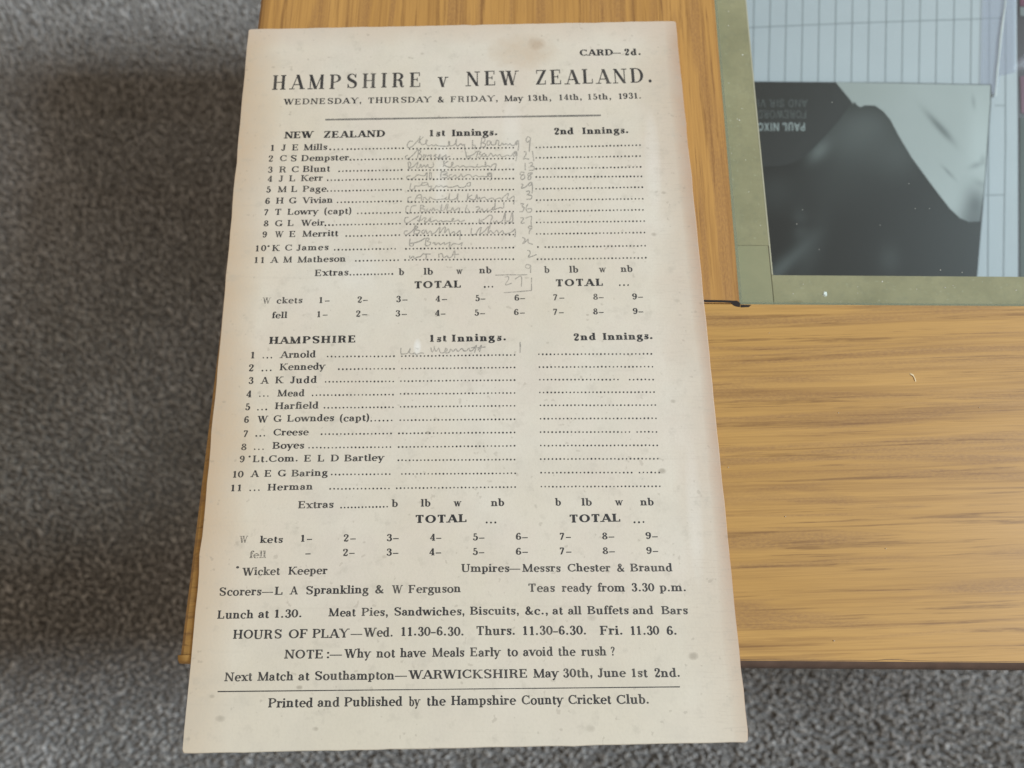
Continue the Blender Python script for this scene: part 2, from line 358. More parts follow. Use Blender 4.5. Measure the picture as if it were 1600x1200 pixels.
# pocket film with window glare in its lavender tint, and a painted white crease beside the book
k = NT('glare_tinted_plastic'); s1 = k.bsdf((0.72,0.74,0.92), 0.12); M['plastic'] = k.see_through(s1, k.math('ADD', 0.22, 0.0))
M['glint'] = plain('painted_glint_white', (0.9,0.92,0.95), 0.25)  # specular highlight of the fold, painted as a white ribbon
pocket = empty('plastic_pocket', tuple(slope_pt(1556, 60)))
tag(pocket, 'narrow plastic pocket tinted with window glare and with a painted white crease on the right side of the ruled sheet', 'pocket')
slab('glare_tinted_film', [slope_pt(*p, 0.0006) for p in ((1532,131),(1556,150),(1562,118),(1588,112),(1588,-60),(1536,-60))], 0.0001, M['plastic'], pocket)
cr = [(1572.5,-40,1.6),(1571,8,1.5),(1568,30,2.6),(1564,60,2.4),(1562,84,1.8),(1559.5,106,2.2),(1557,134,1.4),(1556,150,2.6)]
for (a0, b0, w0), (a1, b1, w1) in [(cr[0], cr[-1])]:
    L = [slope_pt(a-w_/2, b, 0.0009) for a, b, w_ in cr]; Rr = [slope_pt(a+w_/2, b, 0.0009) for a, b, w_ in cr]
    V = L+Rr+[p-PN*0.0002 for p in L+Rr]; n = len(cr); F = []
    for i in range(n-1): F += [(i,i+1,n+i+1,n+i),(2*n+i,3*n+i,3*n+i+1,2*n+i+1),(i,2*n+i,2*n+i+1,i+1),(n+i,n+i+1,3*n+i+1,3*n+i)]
    mesh('glint', V, F, M['glint'], pocket)
# the book
book = empty('book', tuple(slope_pt(1360, 280, 0.0)))
tag(book, 'book with a black and white portrait cover lying upside down under the glass', 'book')
BT = 0.014
def bslab(name, px, z, th, mat, parent=book): return slab(name, [slope_pt(a, b, z) for a, b in px], th, mat, parent)
outline = [(1060,520),(1513,520),(1527,430),(1538,300),(1548.5,160),(1549,132),(1400,129),(1060,126.5)]
shr = [(1066,514),(1508,514),(1521,430),(1531,300),(1541,160),(1541,136),(1400,133),(1066,131)]
# cover print: soft black and white photograph (ink on card), built from a handful of soft patches
BC = slope_pt(1360, 280, BT)
k = NT('book_cover_photo'); tc = k.n('ShaderNodeTexCoord')
def soft(px, py, rx, ry, ang=0.0, hard=1.0):
    q = slope_pt(px, py, BT)-np.array(book.location); s = np.linalg.norm(slope_pt(px+100, py, BT)-slope_pt(px, py, BT))/100
    mp = k.n('ShaderNodeMapping', vector_type='TEXTURE'); k.link(tc.outputs['Object'], mp.inputs[0]); mp.inputs['Location'].default_value = q
    mp.inputs['Rotation'].default_value = (0, 0, ang); mp.inputs['Scale'].default_value = (rx*s, ry*s, 1)
    sx = k.n('ShaderNodeSeparateXYZ'); k.link(mp.outputs[0], sx.inputs[0])
    d = k.math('ADD', k.math('MULTIPLY', sx.outputs[0], sx.outputs[0]), k.math('MULTIPLY', sx.outputs[1], sx.outputs[1]))
    return k.math('EXPONENT', k.math('MULTIPLY', d, -hard))
g_ = 0.012
col = (g_*0.95, g_*1.05, g_*1.12); fac = None
c = k.mix(k.noise(tc.outputs['Object'], 60, 3), tuple(a*0.9 for a in col), tuple(a*1.15 for a in col))
for (px, py, rx, ry, an, st) in ((1330,215,60,46,0,0.20),(1280,236,20,11,0.8,0.30),(1405,240,36,40,-0.9,0.12),(1360,190,40,26,0,0.12),
                                (1265,390,20,55,-0.35,0.09),(1215,425,26,12,0.9,0.14),(1236,405,40,10,0.75,0.16),(1250,350,12,24,0,0.10),(1390,405,17,22,0,0.08),(1210,300,30,30,0,0.06),(1300,290,70,40,0,0.05)):
    c = k.mix(k.math('MULTIPLY', soft(px, py, rx, ry, an), st*0.95), c, (0.42,0.46,0.46))
c = k.mix(k.math('MULTIPLY', soft(1226,352,46,8,0.05), 0.75), c, (0.012,0.013,0.014))
M['cover'] = k.done(k.bsdf(c, 0.4, Specular_IOR_Level=0.25))
bslab('front_cover', outline, BT, 0.0012, M['cover'])
bslab('page_block', shr, BT-0.0013, BT-0.0028, M['page'])
bslab('back_cover', outline, 0.0014, 0.0012, M['cover'])
k = NT('cover_light_area'); tc = k.n('ShaderNodeTexCoord')
c = k.mix(k.noise(tc.outputs['Object'], 25, 3), (0.41,0.435,0.425), (0.53,0.555,0.56))
c = k.mix(k.math('MULTIPLY', soft(1525,322,19,30), 1.0), c, (0.05,0.055,0.057))
c = k.mix(k.math('MULTIPLY', soft(1524,347,26,22), 0.95), c, (0.05,0.055,0.057))
for (px, py, rx, ry, an, st) in ((1467,198,30,5,-0.83,0.85),(1476,207,16,5,-0.83,0.5),(1482,270,14,2.5,-0.8,0.6),(1526,258,11,4.5,0.35,0.75),(1535,250,4,7,0,0.6),(1521,160,3,10,0.1,0.5),(1531,287,10,5,-0.5,0.5)):
    c = k.mix(k.math('MULTIPLY', soft(px, py, rx, ry, an), st), c, (0.13,0.145,0.145))
c = k.mix(k.math('MULTIPLY', soft(1530,220,18,70), 0.35), c, (0.66,0.70,0.71)); c = k.mix(k.math('MULTIPLY', soft(1350,140,60,30), 0.3), c, (0.36,0.38,0.35))
M['cover_light'] = k.done(k.bsdf(c, 0.4))
M['cover_ink'] = plain('cover_black', (0.008,0.010,0.0115), 0.4); M['cover_grey'] = plain('cover_grey', (0.17,0.19,0.19), 0.4)
light = [(1306,128.6),(1400,130),(1547.5,133),(1547,160),(1537,300),(1531,346),(1514,347),(1500,341),(1484,326),(1458,292),(1425,247),(1404,212),(1391,187),(1380,174),(1367,165),(1352,164.5),(1344,167.5),(1339,164.5),(1334.5,158.5),(1333,163),(1328.5,156),(1316,141)]
bslab('light_background', light, BT+0.00012, 0.00005, M['cover_light'])
dark = [(1062,128),(1305.5,128.6),(1315,141),(1329,158),(1326,168),(1308,192),(1290,212),(1270,233),(1252,248),(1236,256),(1215,260),(1190,261),(1062,262)]
bslab('dark_corner', dark, BT+0.00012, 0.00005, M['cover_ink'])

def covered(r, verts, faces):
    """the triangles of r whose centre lies in one of the convex input faces"""
    P_ = np.array([tuple(p) for p in r[0]]); T_ = [tuple(q) for q in r[2]]
    if not T_: return []
    C_ = np.array([P_[list(q)].mean(0) for q in T_]); ok = np.zeros(len(T_), bool); vv = np.array([tuple(p) for p in verts])
    for f_ in faces:
        q = vv[f_]; inn = np.ones(len(T_), bool)
        for i in range(len(q)):
            a, b = q[i], q[(i+1)%len(q)]; inn &= ((b[0]-a[0])*(C_[:, 1]-a[1])-(b[1]-a[1])*(C_[:, 0]-a[0])) >= -1e-7
        ok |= inn
    return [t_ for t_, k_ in zip(T_, ok) if k_]

# ------------------------------------------------------------------ lettering: a serif face drawn as strokes
def build_font(T, t, sf, serif=True):
    """glyph name -> (triangulated verts, tris, advance); cap height 100"""
    G = {}
    st = {'q': []}
    def quad(a, b, c_, d): st['q'].append([a, b, c_, d])
    def Rr(x0, x1, y0, y1): quad((x0,y0),(x1,y0),(x1,y1),(x0,y1))
    def F_(x, y, l=None, r=None):
        if not serif: return
        l = sf+T/2 if l is None else l; r = sf+T/2 if r is None else r
        Rr(x-l, x+r, y-t/2, y+t/2)
    def V(x, y0, y1, s='bt', T_=None):
        T_ = T_ or T; Rr(x-T_/2, x+T_/2, y0, y1)
        if 'b' in s: F_(x, y0+t/2)
        if 't' in s: F_(x, y1-t/2)
        if 'l' in s: F_(x, y1-t/2, sf+T/2, 0)
        if 'r' in s: F_(x, y0+t/2, 0, sf+T/2)
    def H(x0, x1, y, h=None): h = h or t; Rr(x0, x1, y-h/2, y+h/2)
    def D(x0, y0, x1, y1, k_): 
        w_ = (t+(T-t)*k_)*1.08/2; quad((x1-w_,y1),(x1+w_,y1),(x0+w_,y0),(x0-w_,y0))
    def A(cx, cy, rx, ry, a0=0, a1=360, T_=None):
        T_ = T_ or T; n = max(6, int((a1-a0)/18)); rx = max(rx, T_/2+2)
        for i in range(n):
            p = math.radians(a0+(a1-a0)*i/n); q = math.radians(a0+(a1-a0)*(i+1)/n)
            o = lambda a, s: (cx+(rx+s*T_/2)*math.cos(a), cy+(ry+s*t/2)*math.sin(a))
            quad(o(p,-1), o(p,1), o(q,1), o(q,-1))
    def B(x, y, r=None):
        r = r or T*0.5; pts = [(x+r*math.cos(i*math.pi/4), y+r*math.sin(i*math.pi/4)) for i in range(8)]; st['q'].append(pts)
    def P(*pts):
        pts = [np.array(p, float) for p in pts]; Q = [2*pts[0]-pts[1]]+pts+[2*pts[-1]-pts[-2]]; out = []
        for i in range(1, len(Q)-2):
            for s in (0, 0.34, 0.67):
                a, b, c_, d = Q[i-1:i+3]
                out.append(0.5*(2*b+(c_-a)*s+(2*a-5*b+4*c_-d)*s*s+(3*b-a-3*c_+d)*s**3))
        out.append(pts[-1]); L = []
        for i, p in enumerate(out):
            d = out[min(i+1, len(out)-1)][:2]-out[max(i-1, 0)][:2]; d = d/(np.linalg.norm(d)+1e-9); w_ = (t+(T-t)*min(1, max(0, p[2])))/2
            L.append(((p[0]-d[1]*w_, p[1]+d[0]*w_), (p[0]+d[1]*w_, p[1]-d[0]*w_)))
        for a, b in zip(L, L[1:]): quad(a[0], b[0], b[1], a[1])
    def end(ch, adv):
        verts = []; faces = []
        for poly in st['q']:
            ar = sum(poly[i][0]*poly[(i+1)%len(poly)][1]-poly[(i+1)%len(poly)][0]*poly[i][1] for i in range(len(poly)))
            if abs(ar) < 1e-6: continue
            if ar < 0: poly = poly[::-1]
            i0 = len(verts); verts += [Vector(p) for p in poly]; faces.append(list(range(i0, len(verts))))
        st['q'] = []
        if verts:
            r = delaunay_2d_cdt(verts, [], faces, 1, 1e-4); G[ch] = (np.array([tuple(p) for p in r[0]]), covered(r, verts, faces), adv)
        else: G[ch] = (np.zeros((0,2)), [], adv)
    h = t/2
    D(50,100,12,0,0); D(50,100,86,0,1); H(26,74,32); F_(12,h); F_(86,h); end('A', 98)
    V(22,0,100,''); F_(22,h,sf+T/2,20); F_(22,100-h,sf+T/2,20); H(22,48,100-h); H(22,52,53); H(22,52,h); A(46,76.5,24,23.5-h,-90,90); A(48,26.5,30,26.5-h,-90,90); end('B', 92)
    A(52,50,38,50-h,48,312); Rr(78,78+t,66,98); B(75,14,T*.45) if not serif else Rr(80,80+t,8,30); end('C', 96)
    V(22,0,100,''); F_(22,h,sf+T/2,20); F_(22,100-h,sf+T/2,20); H(22,48,h); H(22,48,100-h); A(46,50,40,50-h,-90,90); end('D', 100)
    V(22,0,100,''); H(22-sf-T/2,80,h); H(22-sf-T/2,76,100-h); H(22,58,52); Rr(80-t,80,0,28); Rr(76-t,76,74,100); Rr(58-t/2,58+t/2,40,64) if serif else None; end('E', 90)
    V(22,0,100,'b'); H(22-sf-T/2,76,100-h); H(22,56,52); Rr(76-t,76,74,100); Rr(56-t/2,56+t/2,40,64) if serif else None; end('F', 84)
    A(52,50,38,50-h,48,320); Rr(78,78+t,68,98); V(82,4,42,'t'); end('G', 104)
    V(24,0,100); V(82,0,100); H(24,82,51); end('H', 106)
    V(25,0,100); end('I', 50)
    V(44,22,100,'t'); P((44,24,1),(40,8,.6),(28,2,.1),(16,8,.3)); B(17,14,T*.5); end('J', 66)
    V(24,0,100); D(80,99,28,42,0); D(44,58,84,0,1); F_(82,100-h); F_(86,h); end('K', 102)
    V(24,0,100); H(24,80,h); Rr(80-t,80,0,32); end('L', 88)
    V(18,0,100,'b',t*1.1); D(18,100,58,0,1); D(98,100,58,0,0); V(100,0,100,'b'); F_(14,100-h,sf,8); F_(103,100-h,8,sf); end('M', 122)
    V(18,0,100,'b',t*1.1); D(18,100,84,0,1); V(84,0,100,'t',t*1.1); F_(14,100-h,sf,6); end('N', 104)
    A(52,50,38,50-h); end('O', 104)
    V(24,0,100,'b'); F_(24,100-h,sf+T/2,20); H(24,50,100-h); H(24,50,46); A(48,73,28,27-h,-90,90); end('P', 88)
    V(24,0,100,'b'); F_(24,100-h,sf+T/2,20); H(24,50,100-h); H(24,50,50); A(48,75,26,25-h,-90,90); P((48,50,.2),(66,42,.8),(70,22,1),(74,6,.5),(84,3,0),(90,10,0)); end('R', 98)
    P((72,74,0),(66,90,0),(46,97,0),(28,90,.5),(22,76,.9),(30,62,1),(50,51,1),(70,40,1),(76,26,.9),(70,10,.4),(50,3,0),(30,8,0),(20,26,0)); Rr(72,72+t,72,99); Rr(18,18+t,2,30); end('S', 92)
    V(46,0,100,'b'); H(8,84,100-h); Rr(8,8+t,72,100); Rr(84-t,84,72,100); end('T', 92)
    V(24,26,100,'t'); V(82,28,100,'t',t*1.2); P((24,30,1),(28,10,.8),(44,3,.2),(60,3,0),(76,10,0),(82,30,0)); end('U', 104)
    D(16,100,52,0,1); D(86,100,52,0,0); F_(16,100-h); F_(86,100-h,sf); end('V', 100)
    D(14,100,42,0,1); D(62,100,42,0,0); D(62,100,90,0,1); D(118,100,90,0,0); F_(14,100-h); F_(62,100-h); F_(118,100-h,sf); end('W', 132)
    D(18,100,80,0,1); D(80,100,18,0,0); F_(18,h); F_(18,100-h); F_(80,h); F_(80,100-h); end('X', 98)
    D(16,100,50,46,1); D(86,100,50,46,0); V(50,0,48,'b'); F_(16,100-h); F_(86,100-h,sf); end('Y', 100)
    D(78,100,20,0,1); H(14,80,100-h); H(14,82,h); Rr(14,14+t,74,100); Rr(82-t,82,0,28); end('Z', 94)
    X = 70
    P((14,50,.6),(18,60,.3),(30,X-h,0),(42,58,.5),(47,44,1),(47,14,1),(52,3,.3),(62,5,0)); P((47,40,0),(26,35,.2),(13,24,.9),(13,13,.9),(22,4,.2),(34,5,0),(47,18,0)); B(16,50,T*.45); end('a', 66)
    V(20,2,104,'l'); A(38,33,22,32,-145,145); end('b', 72)
    A(38,33,24,32,42,318); B(55,50,T*.48); end('c', 66)
    V(54,0,104,'lr'); A(36,33,22,32,35,325); end('d', 76)
    A(38,33,24,32,0,318); H(14,60,36); end('e', 70)
    V(24,0,84,'b'); P((24,80,1),(28,96,.4),(40,102,0),(48,96,.1)); B(48,92,T*.45); H(8,44,X-h); end('f', 44)
    A(32,45,17,20); H(46,62,X-h-2); B(60,X-6,T*.3); P((20,27,.2),(12,18,.4),(22,10,.7),(44,8,.8),(58,-2,.9),(56,-18,.5),(34,-28,0),(12,-22,.4),(10,-8,.5),(22,6,0)); end('g', 66)
    V(20,0,104,'bl'); P((22,46,0),(32,60,0),(44,X-h,.1),(54,56,.8),(57,42,1),(57,0,1)); F_(57,h); end('h', 80)
    V(20,0,X,'bl'); B(19,90,T*.55); end('i', 40)
    V(20,0,104,'bl'); D(58,X,22,24,0); D(34,40,62,0,1); F_(58,X-h); F_(62,h); end('k', 76)
    V(20,0,104,'bl'); end('l', 40)
    V(20,0,X,'bl')
    for dx in (0, 38): P((22+dx,46,0),(32+dx,60,0),(44+dx,X-h,.1),(54+dx,56,.8),(57+dx,42,1),(57+dx,0,1)); F_(57+dx,h)
    end('m', 118)
    V(20,0,X,'bl'); P((22,46,0),(32,60,0),(44,X-h,.1),(54,56,.8),(57,42,1),(57,0,1)); F_(57,h); end('n', 80)
    A(38,33,25,32); end('o', 74)
    V(20,-28,X-2,'bl'); A(38,33,22,32,-145,145); end('p', 74)
    V(20,0,X,'bl'); P((22,44,0),(32,58,0),(42,X-h,.1),(48,62,.2)); B(48,56,T*.5); end('r', 58)
    P((46,48,0),(42,60,0),(30,X-h,0),(18,60,.6),(15,50,.8),(24,40,1),(38,32,1),(46,20,.9),(42,8,.4),(30,3,0),(18,6,0),(12,20,0)); Rr(45,45+t,46,X); Rr(11,11+t,0,20); end('s', 58)
    V(22,14,86,''); H(8,42,X-h); P((22,16,1),(26,5,.5),(35,3,0),(44,14,0)); end('t', 48)
    V(20,14,X,'l'); P((20,18,1),(24,5,.5),(36,3,0),(50,12,0),(56,24,0)); V(57,0,X,'lr'); end('u', 80)
    D(12,X,36,0,1); D(60,X,36,0,0); F_(12,X-h); F_(60,X-h,sf); end('v', 70)
    D(12,X,34,0,1); D(52,X,34,0,0); D(52,X,74,0,1); D(94,X,74,0,0); F_(12,X-h); F_(52,X-h,sf); F_(94,X-h,sf); end('w', 104)
    D(14,X,58,0,1); D(58,X,14,0,0); F_(14,h,sf); F_(14,X-h); F_(58,h); F_(58,X-h,sf); end('x', 72)
    D(12,X,36,2,1); D(60,X,26,-26,0); B(20,-24,T*.48); F_(12,X-h); F_(60,X-h,sf); end('y', 70)
    A(34,50,23,50-h); end('0', 68)
    V(34,0,98,'b'); P((34,94,.3),(26,86,.1),(14,82,0)); end('1', 66)
    P((15,76,.3),(18,92,.2),(34,97,0),(50,88,.8),(52,72,1),(42,50,.5),(14,8,.1)); P((14,7,.8),(30,9,.9),(44,5,.9),(54,10,.2),(56,26,0)); B(18,75,T*.5); end('2', 68)
    P((16,80,.2),(22,94,.1),(36,97,0),(49,87,.9),(49,68,.9),(40,56,.1),(28,53,0)); P((30,54,0),(44,50,.3),(54,38,.9),(54,22,1),(44,6,.5),(30,3,0),(14,12,.1)); B(18,80,T*.45); B(17,18,T*.5); end('3', 68)
    V(44,0,100,'b'); D(44,100,10,30,0); H(6,60,28); end('4', 68)
    H(18,50,92,T*.8); Rr(17,17+t,50,96); P((18,54,0),(34,62,0),(50,50,.8),(54,30,1),(44,8,.6),(28,3,0),(14,14,.1)); B(17,18,T*.5); end('5', 68)
    A(35,31,20,30-h); P((15,32,1),(15,60,.9),(26,88,.5),(42,97,0),(52,88,.1)); B(50,84,T*.45); end('6', 68)
    H(14,56,92,T*.75); D(54,90,26,0,.55); Rr(13,13+t,72,98); end('7', 66)
    A(34,75,17,24-h,0,360,T*.8); A(34,27,21,27-h); end('8', 68)
    A(33,69,20,30-h); P((53,68,1),(53,40,.9),(42,12,.5),(26,3,0),(16,12,.1)); B(18,16,T*.45); end('9', 68)
    P((78,48,0),(66,26,.1),(44,5,.2),(24,5,.6),(14,20,.9),(20,38,.5),(40,58,.2),(52,78,.4),(42,96,0),(28,86,.8),(28,68,1),(46,36,1),(66,10,1),(84,4,.2)); end('&', 92)
    r = max(T*.55, 8)
    B(20,r,r); end('.', 40)
    B(20,r,r); P((24,r,.4),(22,-8,.1),(14,-18,0)); end(',', 40)
    B(20,r,r); B(20,62,r); end(':', 40)
    P((12,76,.5),(18,94,.2),(34,97,0),(48,84,.9),(42,64,.7),(30,48,.3),(30,30,0)); B(30,r,r); end('?', 62)
    H(2,50,34,t*1.3); end('-', 54)
    H(-2,104,34,t*1.0); end('_', 102)      # em dash
    P((34,110,0),(20,86,.6),(15,45,.9),(20,4,.6),(34,-18,0)); end('(', 40)
    P((6,110,0),(20,86,.6),(25,45,.9),(20,4,.6),(6,-18,0)); end(')', 40)
    B(20,86,max(T*.75, 11)); end('*', 40)
    return G
REG = build_font(21, 11, 8); BOLD = build_font(27, 12, 7.5); TITLE = build_font(21, 6.5, 9); SANSB = build_font(19, 17, 0, False); SANS = build_font(9, 8, 0, False)

# ------------------------------------------------------------------ the score card
CT = TOP+0.0008
C4 = [at(388,45,CT), at(1056,32,CT), at(1170,1160,CT), at(284,1178,CT)]
CC = sum(C4)/4
card = empty('score_card', (CC[0], CC[1], TOP))
tag(card, 'old cream printed cricket score card with pencil notes overhanging the table edge', 'score card')
CROT = math.radians(1.65)
def card_sheet():
    # outline with tiny wear, corners slightly rounded
    pts = []
    corners = C4; n = 46
    for i in range(4):
        a, b = corners[i], corners[(i+1)%4]; L = np.linalg.norm(b-a); d = (b-a)/L; nrm = np.array([d[1], -d[0], 0])
        for j in range(n):
            t_ = 0.0008+(L-0.0032)*j/(n-1); jit = 0.00007*math.sin(j*1.7+i)*random.random()+random.gauss(0, 0.00004)+(0.00022*random.random() if random.random() < 0.07 else 0)
            pts.append(a+d*t_-nrm*(jit))
        c_ = b; e_ = corners[(i+2)%4]; d2 = (e_-b)/np.linalg.norm(e_-b)
        for q in (25, 50, 70): 
            s = math.radians(q); p = b-d*0.0008*(1-math.sin(s))+d2*0.0008*(1-math.cos(s)); pts.append(p)
    N = len(pts); V = []
    def ring(inset, z):
        out = []
        for p in pts:
            d = CC-p; d[2] = 0; L = np.linalg.norm(d); q = p+d/L*inset; out.append((q[0], q[1], z))
        return out
    V += ring(0.0003, TOP+0.00005)+ring(0.0, TOP+0.00018)+ring(0.0, CT-0.00022)+ring(0.00022, CT)
    F = [tuple(range(3*N, 4*N))[::-1], tuple(range(N))]
    for i in range(3):
        for a in range(N): b = (a+1)%N; F.append((i*N+a, i*N+N+a, i*N+N+b, i*N+b))
    return V, F
k = NT('aged_card'); v = k.coords((1,1,1), (0,0,-CROT)); sx = k.n('ShaderNodeSeparateXYZ'); k.link(v, sx.inputs[0]); X, Y = sx.outputs[0], sx.outputs[1]
n1 = k.noise(v, 22, 4, 0.6); n2 = k.noise(v, 260, 4, 0.65); n3 = k.noise(v, 1500, 3, 0.6)
c = k.mix(k.ramp(n1, [(0.35, 0), (0.65, 1)]), (0.67,0.595,0.465), (0.71,0.65,0.535))
warm = k.ramp(k.noise(k.coords((1,1,1), (0,0,0), (0.3,0.1,0)), 38, 4, 0.65), [(0.45, 0), (0.66, 0.6)])
c = k.mix(warm, c, (0.69,0.60,0.495))
def edgef(dist, wd, power):
    """1 at the edge, falling to 0 at wd metres in"""
    q = k.math('ADD', dist, k.math('MULTIPLY', k.math('SUBTRACT', n1, 0.5), wd*0.9))
    q = k.math('SUBTRACT', 1.0, k.math('DIVIDE', q, wd), True); return k.math('POWER', q, power)
W2, H2 = 0.0635, 0.0980
dl = k.math('ADD', X, W2); dr = k.math('SUBTRACT', W2, X); dt = k.math('SUBTRACT', H2, Y); db = k.math('ADD', Y, H2)
c = k.mix(k.math('MULTIPLY', edgef(dl, 0.030, 1.3), 0.55), c, (0.69,0.575,0.41))
c = k.mix(k.math('MULTIPLY', edgef(dl, 0.011, 0.9), 0.85), c, (0.55,0.40,0.255))
c = k.mix(k.math('MULTIPLY', edgef(dr, 0.013, 0.85), 0.8), c, (0.56,0.44,0.32))
c = k.mix(k.math('MULTIPLY', edgef(dr, 0.004, 0.8), 0.8), c, (0.48,0.31,0.20))
c = k.mix(k.math('MULTIPLY', edgef(dt, 0.008, 1.0), 0.65), c, (0.62,0.49,0.37))
c = k.mix(k.math('MULTIPLY', edgef(db, 0.050, 1.0), 0.55), c, (0.66,0.60,0.47))
# brown stain above the title, foxing and grime
def spot(px, py, rx, ry, hard=1.0, ns=0.7):
    q = at(px, py, CT)-np.array(card.location); s = 1/ (FPX/(CAMH))
    mp = k.n('ShaderNodeMapping', vector_type='TEXTURE'); tc = k.n('ShaderNodeTexCoord'); k.link(tc.outputs['Object'], mp.inputs[0])
    mp.inputs['Location'].default_value = q; mp.inputs['Scale'].default_value = (rx*s, ry*s, 1)
    s_ = k.n('ShaderNodeSeparateXYZ'); k.link(mp.outputs[0], s_.inputs[0])
    d = k.math('ADD', k.math('MULTIPLY', s_.outputs[0], s_.outputs[0]), k.math('MULTIPLY', s_.outputs[1], s_.outputs[1]))
    d = k.math('ADD', d, k.math('MULTIPLY', k.math('SUBTRACT', n2, 0.5), ns*2))
    return k.math('SUBTRACT', 1.0, k.math('MULTIPLY', d, hard), True)
c = k.mix(k.math('MULTIPLY', spot(818,80,70,44), 0.6), c, (0.56,0.43,0.30))
c = k.mix(k.math('MULTIPLY', spot(838,68,20,16), 0.6), c, (0.45,0.33,0.22))
c = k.mix(k.math('MULTIPLY', spot(815,120,26,50), 0.22), c, (0.62,0.50,0.38))
for (px, py, r_, s_) in ((669,676,5,.75),(1035,736,7,.5),(1084,1025,8,.5),(1052,627,5,.4),(1022,366,6,.45),(1037,301,5,.4),(918,492,3,.5),(350,628,4,.4),(331,1088,5,.55),(344,1123,8,.5),(468,1074,5,.5),
                         (640,90,4,.4),(644,91,3,.5),(660,84,4,.4),(453,179,3,.5),(1138,838,6,.35),(493,1139,5,.4),(922,1138,8,.35),(427,105,4,.3),(1058,470,6,.3),(925,965,8,.3),(600,870,5,.3)):
    c = k.mix(k.math('MULTIPLY', spot(px, py, r_*1.05, r_*0.7, 1.0, 1.0), min(1.0, s_*1.05)), c, (0.25,0.21,0.15))
for (px, py, rx, ry, s_) in ((652,542,7,16,.7),(690,270,14,90,.28),(1020,250,16,110,.25),(800,210,20,90,.18),(1085,800,14,120,.2),(560,425,40,50,.18)):
    c = k.mix(k.math('MULTIPLY', spot(px, py, rx, ry, 1.0, 0.25), s_), c, (0.86,0.84,0.77))
c = k.mix(k.math('MULTIPLY', k.ramp(n2, [(0.57, 0), (0.72, 1)]), 0.30), c, (0.42,0.38,0.30))
c = k.mix(k.math('MULTIPLY', k.ramp(n3, [(0.3, 1), (0.55, 0)]), 0.13), c, (0.50,0.46,0.38))
# short horizontal scuffs low on the right edge
sc_ = k.noise(k.coords((180,2400,1), (0,0,-CROT)), 1, 3, 0.6)
c = k.mix(k.math('MULTIPLY', k.math('MULTIPLY', k.ramp(sc_, [(0.55, 0), (0.7, 1)]), edgef(dr, 0.016, 0.8)), 0.35), c, (0.40,0.33,0.26))
speck = k.ramp(k.noise(k.coords((1,1,1), (0,0,0), (0.05,0.02,0)), 620, 2, 0.4), [(0.70, 0), (0.75, 1)]); c = k.mix(k.math('MULTIPLY', speck, 0.28), c, (0.27,0.23,0.17))
crs = k.ramp(k.noise(k.coords((14,420,1), (0,0,-CROT)), 1, 3, 0.6), [(0.62, 0), (0.70, 1)]); c = k.mix(k.math('MULTIPLY', crs, 0.12), c, (0.45,0.40,0.32))
mott = k.ramp(k.noise(v, 75, 5, 0.7), [(0.46, 0), (0.68, 1)]); c = k.mix(k.math('MULTIPLY', mott, 0.22), c, (0.52,0.475,0.39))
fib = k.math('ADD', n3, k.math('MULTIPLY', n2, 0.7))
M['card'] = k.done(k.bsdf(c, 0.62, fib, 0.00005, 0.5))
M['cardedge'] = plain('card_cut_edge', (0.42,0.27,0.17), 0.8, 0.35, 900)
V_, F_c = card_sheet(); sheet_o = mesh('card_sheet', V_, F_c, [M['card'], M['cardedge']], card)
for p_ in sheet_o.data.polygons:
    if abs(p_.normal.z) < 0.6: p_.material_index = 1

def ink(name, colr, lo, hi, cover):
    k = NT(name); v = k.coords(); a = k.noise(v, 2300, 3, 0.6); b = k.noise(v, 120, 3, 0.6)
    f1 = k.ramp(a, [(lo, 0.25), (hi, 1.0)]); f2 = k.ramp(b, [(0.32, cover*0.70), (0.62, cover)])
    return k.see_through(k.bsdf(colr, 0.55), k.math('MULTIPLY', f1, f2))
M['ink'] = ink('printers_ink', (0.030,0.029,0.030), 0.20, 0.42, 0.93)
M['inkb'] = ink('printers_ink_heavy', (0.022,0.022,0.023), 0.2, 0.38, 0.98)
M['inkf'] = ink('printers_ink_worn', (0.04,0.039,0.04), 0.38, 0.60, 0.70)
M['inkg'] = ink('printers_ink_grey', (0.10,0.10,0.10), 0.26, 0.5, 0.66)
M['pencil'] = ink('pencil_lead', (0.15,0.15,0.145), 0.30, 0.66, 0.56)
IZ = CT+0.00002
SL = -0.0195
def map_px(x0, yb, gx, gy, slope=SL):
    px = x0+gx; py = yb+slope*gx
    sh = (px-707)/(py+3430)
    return at(px-sh*gy, py-gy, IZ)
